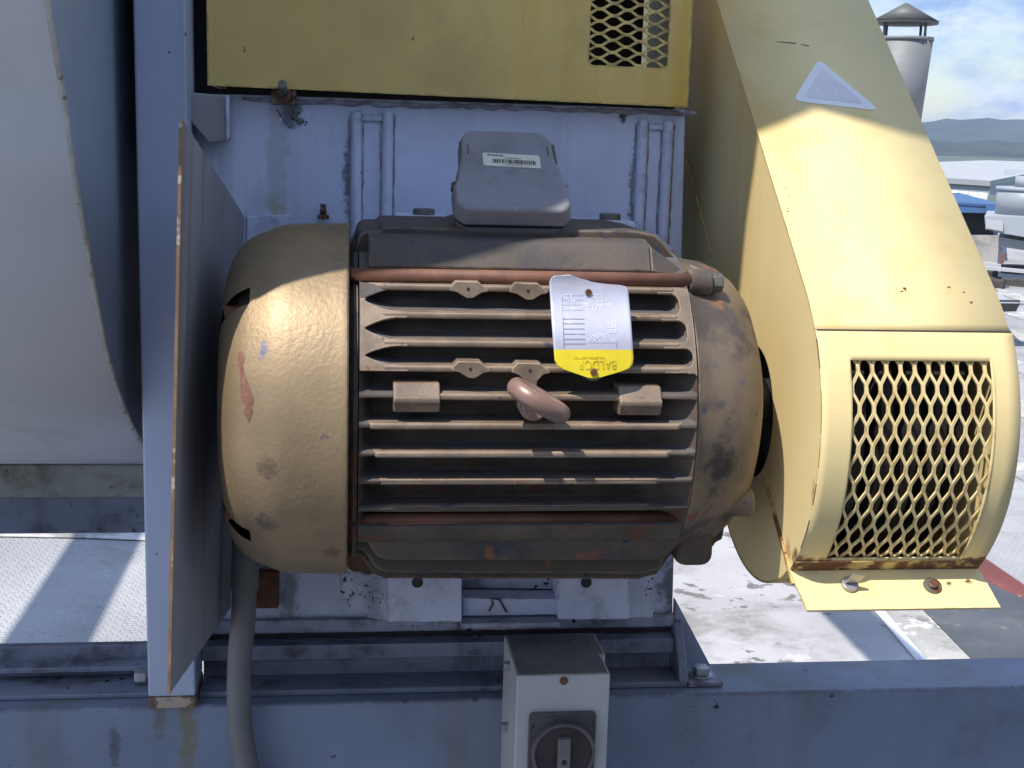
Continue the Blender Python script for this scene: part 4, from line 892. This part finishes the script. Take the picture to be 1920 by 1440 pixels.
raw('dusty_lid_top', [(SX0 + .002, -.212, SZ + .0021), (SX1 - .004, -.212, SZ + .0021), (SX1 - .004, -.154, SZ + .0021), (SX0 + .002, -.154, SZ + .0021), (SX0 + .002, -.212, SZ + .0026), (SX1 - .004, -.212, SZ + .0026), (SX1 - .004, -.154, SZ + .0026), (SX0 + .002, -.154, SZ + .0026)],
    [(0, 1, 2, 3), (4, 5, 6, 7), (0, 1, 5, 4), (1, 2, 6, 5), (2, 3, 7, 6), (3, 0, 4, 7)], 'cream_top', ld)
for x in (.2245, .2845):
    V = []; Fc = []
    for i in range(33):
        a = 2 * math.pi * i / 32
        for r_ in (.0115, .0123): V.append((x + r_ * math.cos(a), -.113 + r_ * math.sin(a), SZ + .0002))
    for i in range(32): Fc.append((2 * i, 2 * i + 1, 2 * i + 3, 2 * i + 2))
    raw('knockout_ring', V, Fc, 'ink', sw)
p = PY(1057, 1276, -.2155); cyl('lid_screw', (p.x, -.2175, p.z), (p.x, -.2152, p.z), .0046, 'bolt_rust', ld, n=18, bevel=.0004)
pz = .765; pxc = .2495
plt = prismY('dial_plate', rrect(.2105, pz - .05, .2875, .8085, .006), -.2215, -.2152, 'swplate', ld, bevel=.0015)
def ringY(name, cx, cz, ra, rb, ya, yb4, mat, parent, n=56):
    V = []; Fc = []
    for i in range(n):
        a = 2 * math.pi * i / n
        for r_, y in ((ra, ya), (rb, ya), (rb, yb4), (ra, yb4)): V.append((cx + r_ * math.cos(a), y, cz + r_ * math.sin(a)))
    for i in range(n):
        for q in range(4): Fc.append((i * 4 + q, i * 4 + (q + 1) % 4, ((i + 1) % n) * 4 + (q + 1) % 4, ((i + 1) % n) * 4 + q))
    return raw(name, V, Fc, mat, parent, bevel=.001)
ringY('dial_collar', pxc, pz - .002, .0325, .0365, -.232, -.2217, 'knob', plt)
dl = cyl('dial', (pxc, -.2225, pz - .002), (pxc, -.2295, pz - .002), .0322, 'knob_red', plt, n=56)
hd = box('dial_handle', (pxc - .0075, -.2405, pz - .034), (pxc + .0065, -.2297, pz + .0195), 'handle', dl, bevel=.0018)
cyl('padlock_hole', (pxc - .0005, -.2409, pz - .0075), (pxc - .0005, -.2403, pz - .0075), .0033, 'ink', dl, n=16)
for sx in (-1, 1): prismY('dial_slot', [(pxc + sx * .0375, pz + .022), (pxc + sx * .0325, pz + .031), (pxc + sx * .0345, pz + .031), (pxc + sx * .0385, pz + .020)], -.2219, -.2216, 'ink', plt)
for z in (.835, .758): hexhead('side_screw', (SX0 - .0075, -.145, z), (SX0 - .0002, -.145, z), .0055, 'zinc', sw)
ho = [PY(x, y, -.108) for x, y in ((462, 960), (460, 1060), (456, 1160), (450, 1230), (448, 1310), (453, 1380), (466, 1450), (486, 1540))]
hpts = spline([tuple(p) for p in ho], 14)
hz = thing('flexible_conduit', tuple(hpts[-1]), 'grey flexible cable conduit hanging below the fan cover', 'hose')
hpts += [hpts[-1] + Vector((.018 * k, .004 * k, -.06 * k)) for k in (1, 2, 3, 4)]
nj = int(len(hpts) * .30)
tube('hose_body', hpts[nj - 12:], .0143, 'hose', hz, n=24)
tube('hose_sleeve', hpts[:nj - 9], .0160, 'hose', hz, n=24)
hz.location = (hpts[-1].x, hpts[-1].y, hpts[-1].z)
for ch_ in hz.children: ch_.location = -hz.location

# ================================================================== THINGS FURTHER AWAY
# exhaust stack
Ds = 11.0
def stack():
    t_ = (PD(1694, 72, Ds)); base = PD(1690, 250, Ds)
    cx, cy = t_.x, t_.y; rr_ = 54 * Ds / F
    ex = thing('exhaust_stack', (cx, cy, 0), 'galvanised exhaust stack with conical rain cap beyond the belt guard', 'stack')
    zt = t_.z; zb = PD(1694, 243, Ds).z
    cyl('stack_pipe', (cx, cy, zb), (cx, cy, zt), rr_ * .80, 'galv', ex, n=48, r1=rr_)
    cyl('stack_rim', (cx, cy, zt - .02), (cx, cy, zt + .006), rr_ * 1.03, 'galv', ex, n=48)
    zc0 = PD(1694, 41, Ds).z; zc1 = PD(1700, 7, Ds).z
    cyl('rain_cap', (cx, cy, zc0), (cx, cy, zc1), rr_ * 1.15, 'galv_cap', ex, n=48, r1=.01)
    cyl('cap_rim', (cx, cy, zc0 - .02), (cx, cy, zc0 + .001), rr_ * 1.13, 'galv_cap', ex, n=48)
    for a in (.5, 1.9, 3.5, 5.2): cyl('cap_stay', (cx + rr_ * .9 * math.cos(a), cy + rr_ * .9 * math.sin(a), zt - .03), (cx + rr_ * .9 * math.cos(a), cy + rr_ * .9 * math.sin(a), zc0 - .005), .012, 'galv_cap', ex, n=8)
    cyl('stack_collar', (cx, cy, zb - .10), (cx, cy, zb), rr_ * .84, 'whiteroof', ex, n=32)
    cyl('stack_base', (cx, cy, 0), (cx, cy, zb - .10), rr_ * .74, 'concrete', ex, n=32)
stack()
def quadprism(name, pxs, D0, depth, mat, parent):
    """front outline seen at distance D0 along the view axis, carried straight back by depth"""
    A = [PD(x, y, D0) for x, y in pxs]; rm = ray(sum(p[0] for p in pxs) / len(pxs), 400); off = Vector((rm.x, rm.y, 0)).normalized() * depth
    return loft(name, A, [p + off for p in A], mat, parent)
# warehouse with white roof
D = 62
wh = thing('warehouse', tuple(PD(1820, 360, D)), 'long pale warehouse with white ridged roof below the hills', 'building')
def far_roof(name, pts, mat, parent):   # pts: (px, py, dist)
    q = [PD(*p) for p in pts]; return loft(name, q, [p + Vector((0, 0, -.25)) for p in q], mat, parent)
w0, w1, w2, w3 = (1700, 327, 62), (1857, 338, 62), (1945, 323, 78), (1700, 330, 62)
far_roof('roof', [(1690, 328, 62), (1857, 339, 62), (1850, 300.5, 86), (1690, 306, 86)], 'whiteroof', wh)
far_roof('roof', [(1857, 339, 62), (1960, 319, 70), (1960, 304, 90), (1850, 300.5, 86)], 'whiteroof', wh)
quadprism('wall', [(1690, 331), (1855, 342), (1855, 366), (1690, 356)], 62.2, 6, 'pale', wh)
A = [PD(1856, 342, 62.1), PD(1960, 322, 70), PD(1960, 372, 70), PD(1856, 366, 62.1)]
loft('wall', A, [p + Vector((.3, 6, 0)) for p in A], 'pale', wh)
q = [PD(1690, 358, 45), PD(1852, 372, 45), PD(1853, 362, 56), PD(1690, 349, 56)]
ar = thing('annex_roof', tuple(PD(1800, 365, 45)), 'bright white low annex roof in front of the warehouse', 'roof')
nq = 9
for i in range(nq):
    t0, t1 = i / nq, (i + .93) / nq
    loft('roof_sheet', [q[0].lerp(q[1], t0), q[0].lerp(q[1], t1), q[3].lerp(q[2], t1), q[3].lerp(q[2], t0)], [p + Vector((0, 0, -.12)) for p in (q[0].lerp(q[1], t0), q[0].lerp(q[1], t1), q[3].lerp(q[2], t1), q[3].lerp(q[2], t0))], 'roof_white', ar)
quadprism('wall', [(1690, 360), (1852, 374), (1852, 400), (1690, 400)], 45.2, 4, 'pale', ar)
# blue canopy
D = 17.5
bl = thing('blue_kiosk', tuple(PZ(1800, 487, 0)), 'kiosk with blue hipped sheet roof and dark open front', 'kiosk')
q = [PD(1735, 376, D), PD(1875, 384.5, D), PD(1876, 382, D + 2.5), PD(1798, 361, D + 1.6), PD(1735, 362.5, D + 1.6)]
raw('roof', q + [p + Vector((0, 0, -.03)) for p in q], [(0, 1, 3, 4), (1, 2, 3), (5, 6, 8, 9), (6, 7, 8), (0, 1, 6, 5), (1, 2, 7, 6), (2, 3, 8, 7), (3, 4, 9, 8), (4, 0, 5, 9)], 'blue', bl)
quadprism('fascia', [(1735, 377), (1875, 385.5), (1875, 400), (1735, 397)], D + .02, .06, 'blue', bl)
quadprism('fascia_end', [(1848, 384), (1875, 386), (1875, 400.3), (1848, 400)], D - .03, .04, 'blue', bl)
quadprism('opening_shade_block', [(1735, 398), (1862, 400), (1862, 441), (1735, 441)], D + .3, 1.2, 'shade_dark', bl)  # solid dark block; its colour is the shade inside the open front
quadprism('plinth', [(1735, 441.5), (1872, 441), (1872, 497), (1735, 492)], D + .15, 1.8, 'concrete', bl)
# duct box and tank at the right edge
D = 15
tk = thing('roof_tank', tuple(PZ(1915, 470, 0)), 'grey cylindrical roof tank at the right edge of the picture', 'tank')
tc_ = PD(1935, 353, D); r_t = 62 * D / F
cyl('tank_shell', (tc_.x, tc_.y, PD(1935, 403, D).z), (tc_.x, tc_.y, tc_.z), r_t, 'tank', tk, n=48)
cyl('tank_rim', (tc_.x, tc_.y, tc_.z - .03), (tc_.x, tc_.y, tc_.z + .01), r_t * 1.03, 'pale', tk, n=48)
cyl('tank_neck', (tc_.x + .05, tc_.y, tc_.z + .012), (tc_.x + .05, tc_.y, PD(1935, 331, D).z), r_t * .62, 'pale', tk, n=32)
quadprism('tank_cradle', [(1846, 405), (1980, 408), (1980, 452), (1876, 437), (1848, 430)], D - .5, 1.4, 'pale', tk)
quadprism('cradle_panel', [(1848, 411), (1881, 414), (1881, 434), (1850, 428)], D - .56, .05, 'whiteroof', tk)
quadprism('cradle_skirt', [(1872, 444), (1980, 462), (1980, 478), (1872, 462)], D - .2, .8, 'tank', tk)
quadprism('cradle_leg', [(1872, 464), (1880, 466), (1880, 496), (1870, 494)], D, .2, 'whiteroof', tk)
quadprism('cradle_leg', [(1925, 474), (1934, 476), (1934, 505), (1925, 503)], D, .2, 'whiteroof', tk)
vc = quadprism('vent_cowl', [(1877, 477), (1884, 477), (1883, 494), (1876, 493)], D - .8, .12, 'roof_red', None); tag(vc, 'small red-brown vent pipe standing under the roof tank', 'vent')
pb_ = quadprism('white_pipe', [(1820, 497), (1990, 513), (1990, 519), (1820, 503)], 12.6, .10, 'whiteroof', None); tag(pb_, 'white pipe lying across the roof behind the belt guard', 'pipe')
lw = thing('low_roof_upstand', tuple(PZ(1860, 585, 0)), 'low dark roof upstand with pale coping right of the belt guard', 'upstand')
quadprism('upstand_face', [(1800, 568), (1913, 569), (1905, 584), (1800, 586)], 9.9, .25, 'shade_dark', lw)
q = [PD(1800, 567, 9.9), PD(1913, 568, 9.9), PD(1893, 563, 10.4), PD(1862, 541, 12), PD(1800, 540, 12)]
loft('coping', q, [p + Vector((0, 0, -.02)) for p in q], 'whiteroof', lw)
for i in range(14):   # loose rubble and scraps further back on the roof
    x, y = random.uniform(1800, 1925), random.choice((random.uniform(508, 536), random.uniform(520, 560)))
    b = PZ(x, y, 0); s = random.uniform(.05, .22)
    pts = [(b.x + s * random.uniform(.6, 1.6) * math.cos(a), b.y + s * random.uniform(.5, 1.2) * math.sin(a)) for a in (0, 1.1, 2.2, 3.1, 4.2, 5.2)]
    o = prismZ('roof_scrap', pts, 0, random.uniform(.02, .10), 'rubble', None)
    tag(o, 'scrap of dark debris lying on the far roof beside the guard', 'debris', 'debris scraps on the far roof')
# unseen overhead beams added to cast the shadow bands on the roof
ov = box('left_shadow_caster', (-2.08, .2, 2.5), (-1.88, 3.4, 2.60), 'galv'); tag(ov, 'unseen overhead beam added to cast the left shadow band on the roof', 'duct')
ov2 = box('right_shadow_caster', (.37, .3, 2.5), (.53, 2.2, 2.53), 'galv'); tag(ov2, 'unseen overhead strip added to cast the shadow stripe behind the belt guard', 'cable tray')
ov2.rotation_euler = (0, 0, 0)
# hills
def hills(name, D, prof_, base, mat, thick):
    A = []
    for i in range(241):
        x = -9000 + 20000 * i / 240
        A.append(x)
    V = []; Fc = []
    dirr = Vector((ray(1820, 290).x, ray(1820, 290).y, 0)).normalized(); side = Vector((dirr.y, -dirr.x, 0))
    for i in range(241):
        s = -D * 1.1 + D * 2.2 * i / 240
        h = prof_(s / D)
        c = dirr * D + side * s
        V += [c + Vector((0, 0, -12)) - dirr * thick, c + Vector((0, 0, h * .45)) - dirr * thick * .45, c + Vector((0, 0, h)), c + dirr * thick + Vector((0, 0, -12))]
    for i in range(240):
        for q in range(3): Fc.append((4 * i + q, 4 * i + q + 1, 4 * i + q + 5, 4 * i + q + 4))
    return struct(raw(name, V, Fc, mat, smooth=True))
from mathutils import noise as mn
hills('far_hills', 5200, lambda t: 5200 * (.0185 + .007 * mn.noise(Vector((t * 9 + .3, 0, 0))) + .0045 * mn.noise(Vector((t * 31, 2, 0))) + .0022 * mn.noise(Vector((t * 75, 5, 0))) + .0009 * mn.noise(Vector((t * 210, 1, 0)))), 0, 'hill', 900)
hills('near_hills', 2600, lambda t: 2600 * (.0055 + .004 * mn.noise(Vector((t * 12 + 4.2, 7, 0))) + .003 * mn.noise(Vector((t * 50, 3, 0)))), 0, 'hill', 500)

hv = bpy.data.materials.new('thin_haze'); hv.use_nodes = True; ht = hv.node_tree; ht.nodes.clear()
ho_ = ht.nodes.new('ShaderNodeOutputMaterial'); pv_ = ht.nodes.new('ShaderNodeVolumePrincipled')
pv_.inputs['Color'].default_value = (.66, .78, 1.0, 1); pv_.inputs['Density'].default_value = .00009; pv_.inputs['Anisotropy'].default_value = .2
ht.links.new(pv_.outputs['Volume'], ho_.inputs['Volume']); M['haze'] = hv
hz_ = box('haze', (-7000, -600, -14), (9000, 9000, 175), 'haze'); hz_['kind'] = 'stuff'
